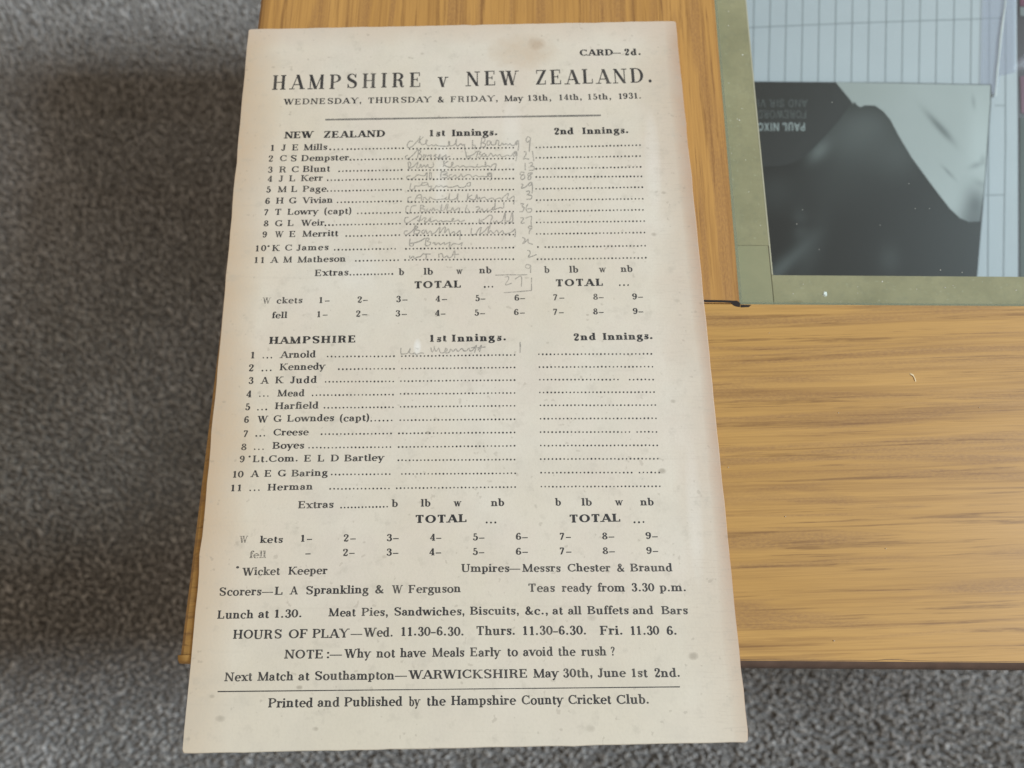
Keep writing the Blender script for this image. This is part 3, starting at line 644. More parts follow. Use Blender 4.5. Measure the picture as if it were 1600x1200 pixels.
class Line:
    def __init__(s): s.v = []; s.f = []
    def word(s, text, x0, x1, yb, cap, font=None, slope=SL, xmax=1.3):
        font = font or REG; sc = cap/100.0; gl = [font[c_] for c_ in text]
        # strip the side bearings so the drawn ink fills x0..x1
        l = gl[0][0][:, 0].min(); r = gl[-1][2]-gl[-1][0][:, 0].max(); nat = sum(a[2] for a in gl)-l-r
        tgt = (x1-x0)/sc; q = tgt/nat
        xs = min(max(q, 0.72), xmax); tr = (tgt-nat*xs)/(len(gl)-1) if len(gl) > 1 else 0
        x = -l*xs
        for a in gl:
            i0 = len(s.v); jy = random.gauss(0, 0.012)*cap; jx = random.gauss(0, 0.01)*cap
            for p in a[0]: s.v.append(map_px(x0, yb, (x+p[0]*xs)*sc+jx, p[1]*sc+jy, slope))
            s.f += [tuple(i0+q_ for q_ in t_) for t_ in a[1]]; x += a[2]*xs+tr
        return s
    def dots(s, x0, x1, y0, y1=None, step=5.75, r=1.5, miss=()):
        y1 = y0+SL*(x1-x0) if y1 is None else y1
        n = max(1, round((x1-x0)/step))
        for i in range(n+1):
            if i in miss: continue
            t_ = i/n; px = x0+(x1-x0)*t_; py = y0+(y1-y0)*t_+random.gauss(0, 0.12); rr = r*random.uniform(0.84, 1.14); i0 = len(s.v)
            for j in range(6): s.v.append(at(px+rr*math.cos(j*math.pi/3), py-rr*math.sin(j*math.pi/3), IZ))
            s.f.append(tuple(range(i0, i0+6)))
        return s
    def done(s, name, mat, parent=card, label=None):
        o = mesh(name, s.v, s.f, M[mat], parent)
        if label: o['label'] = label
        return o
def W(name, mat, cap, font, words, label=None, **kw):
    L = Line()
    for (t_, a, b, y) in words: L.word(t_, a, b, y, cap, font, **kw)
    return L.done(name, mat, label=label)

W('printed_heading', 'inkb', 9.8, BOLD, [('CARD', 906, 958, 87.3), ('_', 957, 976, 86.6), ('2d.', 976, 1001.5, 86.2)])
W('printed_title', 'ink', 22.8, TITLE, [('HAMPSHIRE', 425, 656.3, 140.4), ('v', 683.8, 700.6, 136), ('NEW', 727.6, 811, 134.6), ('ZEALAND.', 837, 1018, 132.6)], 'large spaced title line in thin condensed serif capitals', xmax=0.95)
W('printed_line', 'ink', 9.2, REG, [('WEDNESDAY,', 442.6, 564.5, 163.8), ('THURSDAY', 575.3, 674.3, 161.6), ('&', 684, 694, 160), ('FRIDAY,', 704, 778, 159.6), ('May', 788, 818, 158.4), ('13th,', 825.3, 861.3, 157.6), ('14th,', 874, 909, 156.6), ('15th,', 919, 955, 155.8), ('1931.', 967, 1001.7, 154.8)])
def rule(x0, y0, x1, y1, w0, wm, w1, mat):
    L = []; n = 24; V = []; F = []
    for i in range(n+1):
        t_ = i/n; w_ = w0+(wm-w0)*t_*2 if t_ < 0.5 else wm+(w1-wm)*(t_*2-1); w_ *= random.uniform(0.9, 1.1); x = x0+(x1-x0)*t_; y = y0+(y1-y0)*t_
        V += [at(x, y+w_/2, IZ), at(x, y-w_/2, IZ)]
    for i in range(n): F.append((2*i, 2*i+2, 2*i+3, 2*i+1))
    return mesh('printed_rule', V, F, M[mat], card)
rule(508.3, 187, 939, 180.2, 2.9, 2.5, 2.9, 'inkg'); rule(340, 1080.6, 1062.5, 1073.2, 1.9, 1.4, 1.7, 'ink')
W('printed_heading', 'inkb', 10.6, BOLD, [('NEW', 443.5, 490, 216.4), ('ZEALAND', 505, 601.6, 215.6)])
W('printed_heading', 'inkb', 10.4, BOLD, [('1st', 671.4, 696, 213.2), ('Innings.', 706, 777, 212.8)])
W('printed_heading', 'inkb', 10.2, BOLD, [('2nd', 866, 896.6, 210.2), ('Innings.', 910, 982, 209.6)])
NZ = [
 ([('1',423,429,235.8),('J',439,448,235.4),('E',456,466.6,235.2),('Mills',474,511,234.9)], [(516,535,233.6),(543,629.8,233.2)], (640,802,232.6,230.8), (838,1000,230.4,226.8)),
 ([('2',419.4,427.7,252.4),('C',437,447.5,252.2),('S',454,463.7,252),('Dempster',470.7,545.4,251.8)], [(547.6,628.6,249.7)], (638.8,802,248.8,247.8), (838,1000,246.6,243.9)),
 ([('3',418.7,426,269.8),('R',436,447.5,269.4),('C',455.5,466.5,269.2),('Blunt',473,516,268.9)], [(530,627.5,267.5)], (638,802,265.8,264.8), (838,1001,263.7,260.9)),
 ([('4',417.8,425,284.2),('J',435,444,283.8),('L',451.6,462,283.5),('Kerr',470,504.4,283.2)], [(512,627.5,281.7)], (638,802,280.4,279), (838,1002.4,276.6,275.6)),
 ([('5',415.7,423.6,300.8),('M',433.7,447.6,300.4),('L',454.8,466.8,300.2),('Page',472.8,510.6,300)], [(511.8,626.5,298.6)], (637.8,802,298,296.3), (837.8,1003.6,295.2,292.5)),
 ([('6',413.9,421.8,318.8),('H',431,444,318.4),('G',451.5,463.4,318.1),('Vivian',472,519.6,317.7)], [(527.5,626.5,316.2)], (637.8,802,315.7,313.8), (838.7,1004.3,312.8,310.5)),
 ([('7',412.8,419.5,336.4),('T',429.6,441.6,336),('Lowry',449,498,335.7),('(capt)',506.6,549,335)], [(559,625,333.5)], (636.6,802,332.6,330.6), (838.7,1004.6,330.3,327.8)),
 ([('8',411.6,419.5,353.8),('G',429.6,441.6,353.6),('L',449,461,353.3),('Weir',469.7,506.8,353)], [(508.4,625,351.8)], (635.5,802,350.2,348.6), (838.7,1006.6,347.6,345.4)),
 ([('9',409.8,417,371.2),('W',429,442.5,370.8),('E',451.5,463.4,370.4),('Merritt',472,528.6,370)], [(541,624,369)], (634.4,802,368,366.6), (838.7,1007,365.6,363.4)),
 ([('10',399,415.7,392.8),('*',417,421.6,393),('K',425,437,392.2),('C',445,456.6,391.9),('James',462.7,513,391.6)], [(523,617.5,390.4)], (634.4,802,388.6,387), (840.5,1008,386.3,384)),
 ([('11',397.5,412.3,411.2),('A',422,435,410.8),('M',442,456,410.5),('Matheson',464.5,540,410.2)], [(556,622,407.7)], (633,802,406.2,404.9), (840,1009,405,402.8)),
]
for i, (ws, ds, d1, d2) in enumerate(NZ):
    W('printed_line', 'ink', 9.6, REG, ws)
    L = Line()
    for a, b, y in ds: L.dots(a, b, y)
    L.dots(*d1); L.dots(*d2, miss=(1,) if i == 9 else ()); L.done('dotted_line', 'ink')
def extras(words, dots, cap):
    L = Line()
    for t_, a, b, y in words: L.word(t_, a, b, y, cap)
    L.dots(*dots, step=5.6); L.done('printed_line', 'ink')
extras([('Extras',491.5,544.4,431.3),('b',623,631.5,429.8),('lb',662,676.5,429.2),('w',713,723,428.3),('nb',748.7,768,427.2),('b',850.6,859,426.4),('lb',889.6,903.5,425.9),('w',936,947.4,425.5),('nb',970,988.6,425.2)], (547.5,613,429.3), 10.2)
def total(x0, x1, y, cap, da, db, dy, st_):
    L = Line(); L.word('TOTAL', x0, x1, y, cap, BOLD); L.dots(da, db, dy, step=st_, r=1.6); L.done('printed_heading', 'inkb')
total(647.4, 720, 450.7, 11.2, 757.5, 769.5, 448.3, 6); total(868.6, 942, 447.6, 11.2, 968.5, 981.5, 445.6, 6.5)
def wickets(word, xs, y0, y9, cap, mat='ink', skip1=None):
    L = Line()
    for i, (a, b) in enumerate(xs):
        y = y0+(y9-y0)*i/8; wd = b-a
        if i == 0 and skip1: L.word('-', a+wd*0.52, b, y, cap, xmax=3); continue
        L.word(str(i+1), a, a+wd*0.46, y, cap); L.word('-', a+wd*0.54, b, y, cap, xmax=3)
    L.done('printed_line', mat)
W('printed_line', 'inkf', 9.5, REG, [('W',410,423,474.6)], 'worn broken capital at the start of the wickets line'); W('printed_line', 'ink', 9.6, REG, [('ckets',431.9,472.4,474.3)])
wickets(None, [(498.7,515),(558.5,574.3),(619,636.6),(680.5,698.5),(742.6,758.4),(804,820.7),(865,882),(927,943.3),(988,1004.8)], 473.6, 467.8, 9.6)
W('printed_line', 'ink', 9.8, REG, [('fell',424.7,448.8,497.3)])
wickets(None, [(495.5,511.8),(556,573.6),(618,635.5),(680,696),(741.5,758),(803.4,819.8),(865,881),(927,943.3),(989,1005.5)], 495.8, 490.8, 9.6)
W('printed_heading', 'inkb', 11.2, BOLD, [('HAMPSHIRE', 419.9, 554.9, 537.6)]); W('printed_heading', 'inkb', 11, BOLD, [('1st', 671.9, 698, 534.4), ('Innings.', 706, 790.7, 533.8)])
W('printed_heading', 'inkb', 10.8, BOLD, [('2nd', 896.4, 931, 531.9), ('Innings.', 942, 1020, 531.3)])
HA = [
 ([('1',391.8,399,560),('Arnold',436.8,493,559.5)], (411.5,424,559), (512,615.6,557.2,556.6), (628,804,556.5,554.6), (842,1017.7,553.6,553)),
 ([('2',388.4,398,580),('Kennedy',437,508.8,578.6)], (410,423,579), (529.5,615.6,576.8,576.2), (628,804,576,574.2), (843,1019.5,573.5,572.9)),
 ([('3',388.4,396,600),('A',406.8,419.9,599.6),('K',430,443,599.2),('Judd',453,494.8,598.9)], None, (508.8,614.5,596.6,595.9), (626.5,804,595.5,593.9), (843.5,1020.6,593.3,593)),
 ([('4',384.5,394,620.8),('Mead',433,475.5,619.6)], (406,418.5,619.2), (488.5,614,617.6,616.6), (626,804,615.4,614), (843.5,1022,613.2,612.6)),
 ([('5',382.8,391,641),('Harfield',429.5,497.5,639.5)], (403,416,640), (507,614,637.2,636.2), (626,804,635.6,634), (844.5,1024,633.4,633)),
 ([('6',381,388.8,660.8),('W',402,418.8,660.2),('G',427,439.7,659.6),('Lowndes',448.5,521.8,659.2),('(capt)',530.8,576.7,658.6)], None, (580,612,657.5,657), (625.5,804,656.7,655), (844.7,1025,654.2,653.6)),
 ([('7',380.5,388,682.8),('Creese',427,482.4,680.8)], (400.5,413,681.2), (502.5,611,678.5,677.4), (623.5,804,677.2,675.7), (844.7,1025.8,675.2,674.9)),
 ([('8',376.5,386,703.5),('Boyes',425.5,475,701.4)], (398,411,702.2), (483,610,699.7,698.6), (623,804,698.5,696.7), (845,1027,696.2,695.8)),
 ([('9',374,382,722.7),('*',387.3,391,722.8),('Lt.Com.',394.7,464.9,722.4),('E',475,488.5,721.6),('L',496,508,721.4),('D',516.6,529.7,721.2),('Bartley',538,601,721)], None, None, (622.5,804,719.3,718), (845,1027.8,717.2,716.8)),
 ([('10',363.6,380.5,746.2),('A',391,404.8,745.6),('E',412.7,426.6,745.2),('G',433.8,446.9,744.9),('Baring',455,512,744.6)], None, (518.4,609,741.4,740.8), (628,805,740.6,739.6), (845.6,1030,738.6,738.2)),
 ([('11',361,376.7,767.6),('Herman',418,488.5,766.4)], (391,404.5,766.2), (516,607.8,763.9,763.3), (620,805,762.8,761), (846,1031,760.4,759.8)),
]
for i, (ws, e3, d0, d1, d2) in enumerate(HA):
    L = Line()
    for t_, a, b, y in ws: L.word(t_, a, b, y, 10.6)
    if e3: L.dots(e3[0], e3[1], e3[2], step=6.3, r=1.45)
    L.done('printed_line', 'ink')
    L = Line()
    if d0: L.dots(*d0, step=5.95)
    L.dots(*d1, step=5.95); L.dots(*d2, step=6.05, miss={2: (21, 22), 6: (24,), 9: (24,)}.get(i, ())); L.done('dotted_line', 'ink')
extras([('Extras',465.5,521,794.5),('b',612,621.8,792),('lb',657.5,672.5,791.5),('w',708.8,721,791),('nb',767,788,790.8),('b',867.5,876.8,790.2),('lb',909,925,790),('w',961,973.8,789.9),('nb',1000.8,1021.8,789.8)], (533,605,793.2), 11.4)
total(649.5, 729, 817.6, 12.6, 760.5, 774, 816.6, 6.6); total(890.5, 969.5, 816.6, 12.6, 991.5, 1005.5, 816, 7)
W('printed_line', 'inkf', 10.8, REG, [('W',373.8,387,848.2)], 'worn broken capital beside the lower wickets line'); W('printed_line', 'ink', 10.8, REG, [('kets',406,441.8,848.6)])
wickets(None, [(470,487.5),(536.8,555.5),(604,623),(672,689.5),(738.8,757),(806,825),(875,892),(941,960),(1009,1028)], 846.6, 842.4, 11)
W('printed_line', 'inkf', 11, REG, [('fell',389.5,415.5,872.2)])
wickets(None, [(468,485),(535.5,554),(603.7,622.5),(670.7,689.5),(738.8,757),(806,825),(875,893),(941.5,961),(1010,1028.7)], 869.2, 865.6, 11, 'ink', True)
W('printed_line', 'ink', 12.4, REG, [('*',368,373,897),('Wicket',378,437.5,899.3),('Keeper',450.5,511.8,898)])
W('printed_line', 'ink', 12.4, REG, [('Umpires',720.8,795.8,893.8),('_',796,815,893.6),('Messrs',816,876,893.6),('Chester',887,954.5,893.2),('&',964.5,976,893),('Braund',985,1051,892.8)], slope=-0.004)
W('printed_line', 'ink', 12.8, REG, [('Scorers',342.5,408,930.9),('_',408.8,428,930),('L',429,442.5,929.4),('A',452.5,465.5,929),('Sprankling',478,576,928.4),('&',586,599.5,927.2),('W',612.5,629.5,927),('Ferguson',638,720,926.6)], slope=-0.012)
W('printed_line', 'ink', 13.0, REG, [('Teas',825.8,867,924.8),('ready',878,925.8,924.6),('from',934,976.8,924.4),('3.30',987.5,1023,924.2),('p.m.',1031,1072,924)], slope=-0.003)
W('printed_line', 'ink', 13.0, REG, [('Lunch',339.5,395.5,966.8),('at',403,420.5,965.8),('1.30.',429,471,965.4)], slope=-0.012)
W('printed_line', 'ink', 12.8, REG, [('Meat',513,556,963.4),('Pies,',565,606,962.6),('Sandwiches,',615.8,725.8,962),('Biscuits,',734.5,811,960.8),('&c.,',820.5,856,960.4),('at',863,880,960.2),('all',887.5,908.8,960.1),('Buffets',918,982.5,960),('and',988.8,1021,960),('Bars',1033.8,1075,960)], slope=-0.007)
W('printed_line', 'ink', 14.2, REG, [('HOURS',363.8,440,998.2),('OF',450.8,480,997.4),('PLAY',488,546,996.9),('_',547.5,566,996),('Wed.',568,613.8,995),('11.30-6.30.',627,724.5,993.8),('Thurs.',744.5,804.5,992.4),('11.30-6.30.',817.5,916,992.3),('Fri.',937.5,973,992.2),('11.30',985.8,1030.8,992.2),('6.',1042,1057.5,992.2)], slope=-0.006)
W('printed_line', 'ink', 14.0, REG, [('NOTE',444,504.5,1029.3),(':',510.5,514.5,1028.6),('_',515,535.5,1028.4),('Why',538,580,1028),('not',588,617.5,1027.5),('have',625,666,1027),('Meals',675,725.8,1026.4),('Early',734.5,783,1025.8),('to',793,809.5,1025.4),('avoid',817.5,863.8,1025.2),('the',873,900,1025),('rush',908.8,948,1024.8),('?',954.5,960.8,1024.6)], slope=-0.008)
W('printed_line', 'ink', 13.8, REG, [('Next',350.5,394,1064.4),('Match',402,458,1063.8),('at',466,483.8,1063.2),('Southampton',491.8,616,1062.8),('_',616.8,636,1061.6),('WARWICKSHIRE',638,823.8,1061),('May',833,873.8,1058.8),('30th,',880.5,926,1058.5),('June',934,978.8,1058.3),('1st',987.5,1012.5,1058.2),('2nd.',1023,1062.5,1058.1)], slope=-0.010)
W('printed_line', 'ink', 14.6, REG, [('Printed',418.8,488.8,1105.6),('and',496,530,1104.6),('Published',538,628.8,1103.8),('by',638.8,657,1103),('the',667.5,697,1102.6),('Hampshire',705,807,1102),('County',815.5,881,1101),('Cricket',888,955.5,1100.4),('Club.',963.8,1014,1100)], slope=-0.010)

# pencil entries, one drawn line per batsman
def pencil(ox, oy, sc, strokes, wd=1.8, label=None):
    verts = []; faces = []
    for s in strokes:
        pts = [np.array((ox+a/sc, oy+b/sc)) for a, b in s]
        Q = [2*pts[0]-pts[1]]+pts+[2*pts[-1]-pts[-2]]; out = []
        for i in range(1, len(Q)-2):
            a, b, c_, d = Q[i-1:i+3]
            for t_ in (0, 0.25, 0.5, 0.75): out.append(0.5*(2*b+(c_-a)*t_+(2*a-5*b+4*c_-d)*t_*t_+(3*b-a-3*c_+d)*t_**3))
        out.append(pts[-1]); L = []
        for i, p in enumerate(out):
            d = out[min(i+1, len(out)-1)]-out[max(i-1, 0)]; d = d/(np.linalg.norm(d)+1e-9); w_ = wd*random.uniform(0.75, 1.2)/2
            L.append((p+np.array((-d[1], d[0]))*w_, p-np.array((-d[1], d[0]))*w_))
        for a, b in zip(L, L[1:]):
            poly = [a[0], b[0], b[1], a[1]]; ar = sum(poly[i][0]*poly[(i+1)%4][1]-poly[(i+1)%4][0]*poly[i][1] for i in range(4))
            if abs(ar) < 1e-5: continue
            if ar < 0: poly = poly[::-1]
            i0 = len(verts); verts += [Vector(tuple(q)) for q in poly]; faces.append([i0, i0+1, i0+2, i0+3])
    r = delaunay_2d_cdt(verts, [], faces, 1, 1e-5)
    o = mesh('pencil_note', [at(p[0], p[1], IZ+0.00002) for p in r[0]], [q[::-1] for q in covered(r, verts, faces)], M['pencil'], card)
    return o
PA = (620, 210, 6.957); PB = (620, 310, 6.957); PC = (600, 510, 6.4)
pencil(*PA, [[(175,75),(140,75),(115,110),(120,140),(150,140),(190,110),(240,50),(255,15)],[(255,15),(240,95)],[(290,25),(250,70),(275,110),(310,100),(335,60),(320,60),(318,100),(345,125),(380,112),(400,125),(430,110),(450,125),(560,125),(575,90),(566,70),(565,110),(590,125),(620,115),(640,90),(648,45),(645,110),(665,125),(700,100),(715,125),(735,105),(740,160),(750,200)],
 [(825,60),(825,140),(850,145),(850,115),(828,120)],[(925,30),(915,140),(935,135)],[(925,35),(960,45),(950,80),(925,90),(965,105),(955,135),(930,135)],[(1020,70),(985,75),(985,115),(1010,110),(1025,70),(1030,110),(1070,110),(1085,65),(1110,75),(1105,115),(1130,118),(1150,90),(1160,115),(1190,100),(1210,118),(1230,100),(1250,118),(1280,115),(1295,80),(1325,65),(1310,105),(1290,110),(1320,70),(1325,120),(1318,180)],
 [(1455,40),(1425,25),(1405,60),(1420,85),(1450,60),(1455,40),(1445,110),(1440,190)]])
pencil(*PA, [[(120,225),(95,240),(100,265),(130,260),(180,220),(235,165),(225,255)],[(235,165),(260,180),(250,205),(230,210),(270,225),(265,255),(240,260)],[(300,215),(285,245),(310,245),(310,220),(340,240),(350,215),(360,240),(375,215),(370,270)],[(400,240),(430,210),(420,245),(450,250),(470,215),(465,265),(500,245),(540,220),(530,255),(580,235)],
 [(750,200),(765,260),(795,260),(790,235),(770,240),(830,220),(880,180),(865,250)],[(880,180),(915,190),(890,215),(925,225),(910,245),(880,250)],[(960,205),(935,215),(935,240),(960,235),(970,210),(975,240),(1000,235),(1020,205),(1040,225),(1045,240),(1080,220),(1090,240),(1120,215),(1135,240),(1180,235),(1200,225),(1240,235),(1265,205),(1300,180),(1290,230),(1265,235),(1300,185),(1305,240),(1295,290)],
 [(1380,190),(1400,185),(1405,215),(1375,270),(1400,262),(1440,270)],[(1475,180),(1490,290)]])
pencil(*PA, [[(130,375),(125,300),(150,310),(150,340),(128,370),(180,350),(230,300),(215,365),(250,355),(260,320),(270,360),(300,330),(310,360),(340,325),(345,355),(380,360),(400,340),(395,300)],[(515,285),(505,355)],[(560,290),(515,325),(560,355),(590,350),(615,310),(600,305),(595,345),(620,360),(660,340),(690,355),(720,340),(750,355),(800,350),(860,355),(880,320),(870,350),(900,355),(930,345),(965,345),(965,290),(960,350),(990,340),(1020,355),(1040,330),(1080,320),(1070,370),(1050,395)],
 [(1395,310),(1397,390)],[(1435,315),(1470,305),(1475,330),(1450,345),(1490,350),(1490,385),(1435,390)]])
pencil(*PA, [[(150,450),(115,455),(110,480),(140,490),(190,470),(230,440),(300,450),(330,410),(325,480)],[(360,405),(355,470),(375,480),(375,410)],[(485,400),(475,470)],[(485,405),(540,405),(545,425),(500,435),(550,445),(540,470),(490,470)],[(600,435),(570,445),(575,475),(610,460),(640,440),(650,475),(690,445),(700,425),(720,465),(760,440),(800,440),(820,465),(860,445),(890,460),(930,455),(980,460),(990,425),(1025,420),(1020,455),(990,450),(1025,425),(1030,480),(1010,500)],
 [(1390,415),(1350,410),(1345,440),(1385,440),(1390,475),(1355,490),(1350,460),(1385,430)],[(1475,415),(1430,425),(1430,450),(1460,455),(1450,490),(1425,480),(1440,450),(1480,420)]])
pencil(*PA, [[(155,530),(145,595),(190,590),(200,560),(250,560),(280,520)],[(330,520),(280,530),(275,555),(330,545),(335,525),(350,570),(380,555),(370,600),(420,575),(430,550),(450,570),(490,555),(500,575),(540,560),(560,575),(620,570),(660,555),(680,575),(740,570),(770,530),(800,525),(795,560),(765,560)],
 [(1350,540),(1375,545),(1350,585),(1400,570),(1440,530),(1470,520),(1460,550),(1435,560),(1440,530),(1470,530),(1475,600),(1470,640)]])
pencil(*PA, [[(160,680),(125,690),(125,730),(165,740)],[(190,730),(225,665),(265,660),(270,720)],[(200,690),(260,690)],[(285,720),(300,680),(320,700),(350,715),(360,680),(390,700),(430,710),(480,705),(520,700),(540,680),(530,710),(560,700),(575,640),(570,705),(610,710),(650,690),(665,640),(660,720)],
 [(775,640),(765,720)],[(820,655),(780,690),(850,710),(870,650),(880,710),(900,680),(905,710),(930,690),(960,685),(980,710),(1040,690),(1060,710),(1120,690),(1140,710),(1160,680),(1215,640),(1200,700),(1230,700),(1275,670),(1270,760)],
 [(1405,620),(1440,615),(1440,640),(1415,655),(1465,665),(1460,700),(1410,705)]])
pencil(*PB, [[(130,85),(105,90),(100,150),(140,160),(160,90),(215,75)],[(260,70),(255,150)],[(260,75),(300,80),(270,110),(310,120),(290,145),(260,145)],[(340,110),(320,130),(350,140),(370,110),(375,140),(400,100),(410,130),(440,120),(470,140),(490,60),(485,130),(520,120),(540,70),(560,60),(545,130),(590,130),(610,90),(620,130),(650,120),(680,100),(680,165)],
 [(765,70),(745,145),(790,150),(770,110)],[(860,95),(890,90),(900,110),(870,130),(900,140),(930,110),(940,145),(975,130),(985,110),(990,140),(1030,120),(1050,90),(1040,130),(1065,110),(1070,35),(1065,115),(1090,110),(1130,100),(1160,105),(1165,40)],
 [(1345,60),(1380,55),(1360,85),(1385,100),(1370,140),(1335,145)],[(1425,60),(1405,110),(1425,150),(1465,140),(1460,110),(1420,115)]])
pencil(*PB, [[(130,205),(95,210),(85,250),(110,270),(160,240),(240,190)],[(265,180),(240,260)],[(220,240),(270,235),(290,215),(320,210),(300,250),(330,255),(370,210),(360,255),(400,245),(430,235),(450,255),(480,240),(500,255),(540,245),(590,250),(620,215),(600,225),(610,250),(640,245),(670,235),(690,255),(740,235)],
 [(900,220),(895,270),(930,270),(920,240),(900,250),(960,220),(1010,180),(1040,200),(1020,250),(1010,330)],[(1050,240),(1060,265),(1090,240),(1100,265),(1150,240),(1180,150),(1175,290)],[(1190,250),(1230,235),(1255,150),(1260,245),(1220,260)],
 [(1345,210),(1380,215),(1350,270),(1390,265)],[(1400,215),(1465,195),(1460,250),(1465,310)]])
pencil(*PB, [[(120,350),(85,360),(85,390),(120,390),(180,340),(205,290),(185,380)],[(205,300),(230,310),(200,340),(250,350),(230,385),(190,385)],[(300,340),(270,360),(290,385),(320,340),(330,385),(370,350),(380,385),(420,370),(470,310),(460,385),(500,330),(530,310),(520,380),(560,330),(580,385),(620,360),(640,390),(690,350),(685,450)],
 [(815,320),(810,390),(860,385),(880,350),(920,310),(905,385),(960,350),(1000,300),(990,385),(1020,350),(1050,380),(1090,345),(1110,380),(1150,350),(1170,385),(1240,370),(1290,330),(1260,360),(1290,340),(1285,420)],
 [(1475,310),(1440,300),(1435,330),(1475,320),(1445,350),(1440,390)]])
pencil(*PB, [[(145,435),(140,510),(175,515),(180,485),(150,490),(240,470),(310,430)],[(320,430),(310,510)],[(325,430),(360,440),(330,465),(370,480),(350,510),(310,515)],[(390,490),(410,475),(420,505),(460,480),(470,505),(520,475),(515,500),(560,485),(580,475),(570,530),(620,490),(680,500),(715,475),(700,520)],
 [(1365,425),(1395,440),(1370,495),(1410,460),(1430,440),(1430,480),(1480,500)]])
pencil(*PB, [[(140,620),(145,655),(180,625),(190,655),(220,640),(260,630),(290,600),(320,620),(315,665)],[(290,605),(370,605)],[(455,600),(460,645)],[(455,610),(490,600),(510,645),(550,620),(560,645),(600,630),(630,560),(630,650)],[(600,615),(675,605)],
 [(1420,565),(1445,570),(1450,600),(1430,640),(1470,630),(1520,610)]])
pencil(*PB, [[(1455,725),(1410,720),(1400,750),(1440,760),(1455,725),(1455,810)],[(1070,835),(1200,830),(1330,831),(1420,829)],[(1175,855),(1210,850),(1215,880),(1180,940),(1255,920)],[(1285,880),(1310,860),(1355,850),(1355,960)],[(1465,860),(1465,998)],[(1160,1025),(1300,1015),(1467,1000)]], 1.5)
pencil(*PC, [[(170,215),(170,270),(200,275),(240,265),(265,215),(255,265),(290,275),(310,260),(320,280),(370,265),(400,270)],[(470,210),(480,260),(505,215),(500,200),(520,250),(550,215),(560,255),(590,265),(630,240),(620,215),(610,260),(650,260),(670,225),(690,250),(720,225),(740,250),(780,220),(800,245),(830,240),(850,215),(860,245),(890,235),(925,185),(905,265)],[(870,215),(930,205)],[(940,240),(975,185),(955,255)],[(930,215),(1015,205)],[(1362,155),(1362,265)]])

# lettering on the book cover (the book lies upside down)
def book_text(text, xr, xl, y, cap, font, mat, slope=0.0):
    """text starts at the right (xr) and runs left to xl; y is the baseline, letters hang below it"""
    sc = cap/100.0; gl = [font[c_] if c_ != ' ' else (np.zeros((0,2)), [], 45) for c_ in text]; nat = sum(a[2] for a in gl); xs = (xr-xl)/sc/nat; x = 0; V = []; F = []
    for a in gl:
        i0 = len(V)
        for p in a[0]: V.append(slope_pt(xr-(x+p[0]*xs)*sc, y+p[1]*sc+slope*(x*sc), BT+0.0002))
        F += [tuple(i0+q for q in t_) for t_ in a[1]]; x += a[2]*xs
    return mesh('cover_lettering', V, F, M[mat], book)
M['lt1'] = plain('cover_white_ink', (0.42,0.46,0.46), 0.4); M['lt2'] = plain('cover_grey_ink', (0.15,0.17,0.17), 0.4)
book_text('PAUL NIXON', 1259, 1173, 192, 12.5, SANSB, 'lt1'); book_text('FOREWORD BY', 1261, 1160, 172.5, 12, SANS, 'lt2'); book_text('AND SIR VIV', 1262, 1172, 155.5, 11.5, SANS, 'lt2')

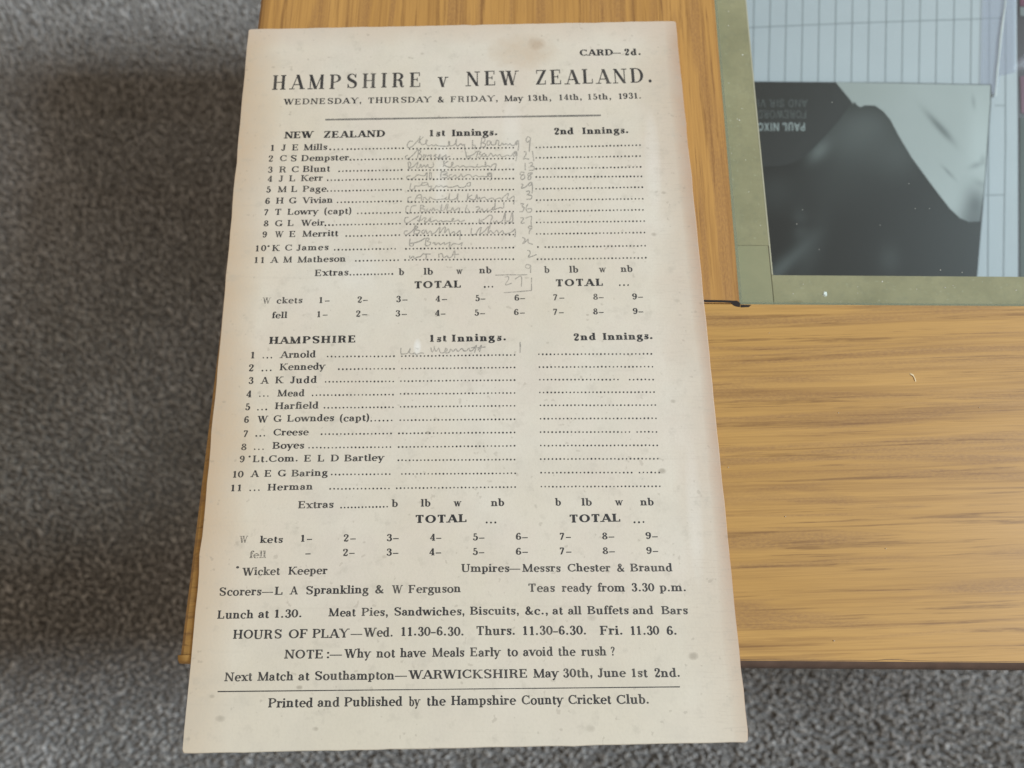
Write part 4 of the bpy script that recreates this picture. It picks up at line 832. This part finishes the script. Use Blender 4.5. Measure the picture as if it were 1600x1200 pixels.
# ------------------------------------------------------------------ crumbs and dust
M['crumb'] = plain('crumb', (0.66,0.74,0.66), 0.6, 0.3, 3000); M['chip'] = plain('wood_chip', (0.75,0.60,0.36), 0.7, 0.2, 3000)
def crumb(name, px, py, r, z, mat, label, cat, st=1.0):
    c_ = at(px, py, z); V = []; F = []; K = 7
    for i, (zz, rr) in enumerate(((0, 0.8), (0.5, 1.0), (1.0, 0.55))):
        for j in range(K):
            a = j*2*math.pi/K; q = r*rr*random.uniform(0.75, 1.15); V.append((c_[0]+q*math.cos(a)*st, c_[1]+q*math.sin(a), z+0.00003+zz*r*0.9))
    for i in range(2):
        for j in range(K): b = (j+1)%K; F.append((i*K+j, i*K+b, i*K+K+b, i*K+K+j))
    F.append(tuple(range(2*K, 3*K))); F.append(tuple(range(K))[::-1])
    return tag(mesh(name, V, F, mat), label, cat)
crumb('crumb', 1288, 460.5, 0.00075, GT, M['crumb'], 'pale crumb lying on the front border of the glass', 'crumb')
c_ = pxs([(1422,583),(1427,585),(1430,591),(1431.5,596),(1430,596.5),(1428,590.5),(1425,586.5),(1421,584.5)], TOP)
tag(blob('splinter', c_, TOP+0.00003, 0.00015, M['chip']), 'tiny pale hooked splinter lying on the wide oak front rail', 'splinter')
V = []; F = []
dust = [(1138,40,1.2),(1160,86,1.6),(1155,188,1.8),(1152,186,1.2),(1138,18,1),(1143,240,1),(1159,170,.8),(1170,300,.9),(1178,60,.8),(1188,352,1),(1476,449.5,1.4),(1489,446,1.0),(1587,453.5,1.4),(1432,452,1.1),(1378,440,1.6),(1239,459,1.1),(1255,444,1),(1340,458,.8),(1303,1001,1.5),(1138,130,.9),(1165,250,.9),(1340,448,.8),(1535,440,.8),
        (1310,645,1.0),(1530,637,1.0),(1430,326,.9),(1375,352,.8),(1452,326,.8),(1420,287,.8),(1245,350,1),(1254,328,.9),(1300,160,1.0),(1280,390,.8),(1469,422,1.2),(1503,426,.9),(1100,730,1.2),(1138,730,1),(1227,807,1.2),(1384,857,1.2),(1202,520,.8)]
for (px, py, r_) in dust:
    on_glass = (px > 1125+0.075*py and py < 474); z = (GT if on_glass else TOP)+0.00003; c_ = at(px, py, z); q = r_*0.00016; i0 = len(V)
    for (a, b, d) in ((1,0,.3),(-.6,.8,.3),(-.5,-.9,.3),(.1,.1,1.4)): V.append((c_[0]+a*q*random.uniform(.7,1.2), c_[1]+b*q, z+d*q))
    F += [(i0,i0+1,i0+3),(i0+1,i0+2,i0+3),(i0+2,i0,i0+3),(i0+2,i0+1,i0)]
M['dust'] = plain('dust', (0.85,0.85,0.78), 0.6)
tag(mesh('dust', V, F, M['dust']), 'pale specks of dust scattered over the glass and the oak top', 'dust', kind='stuff')
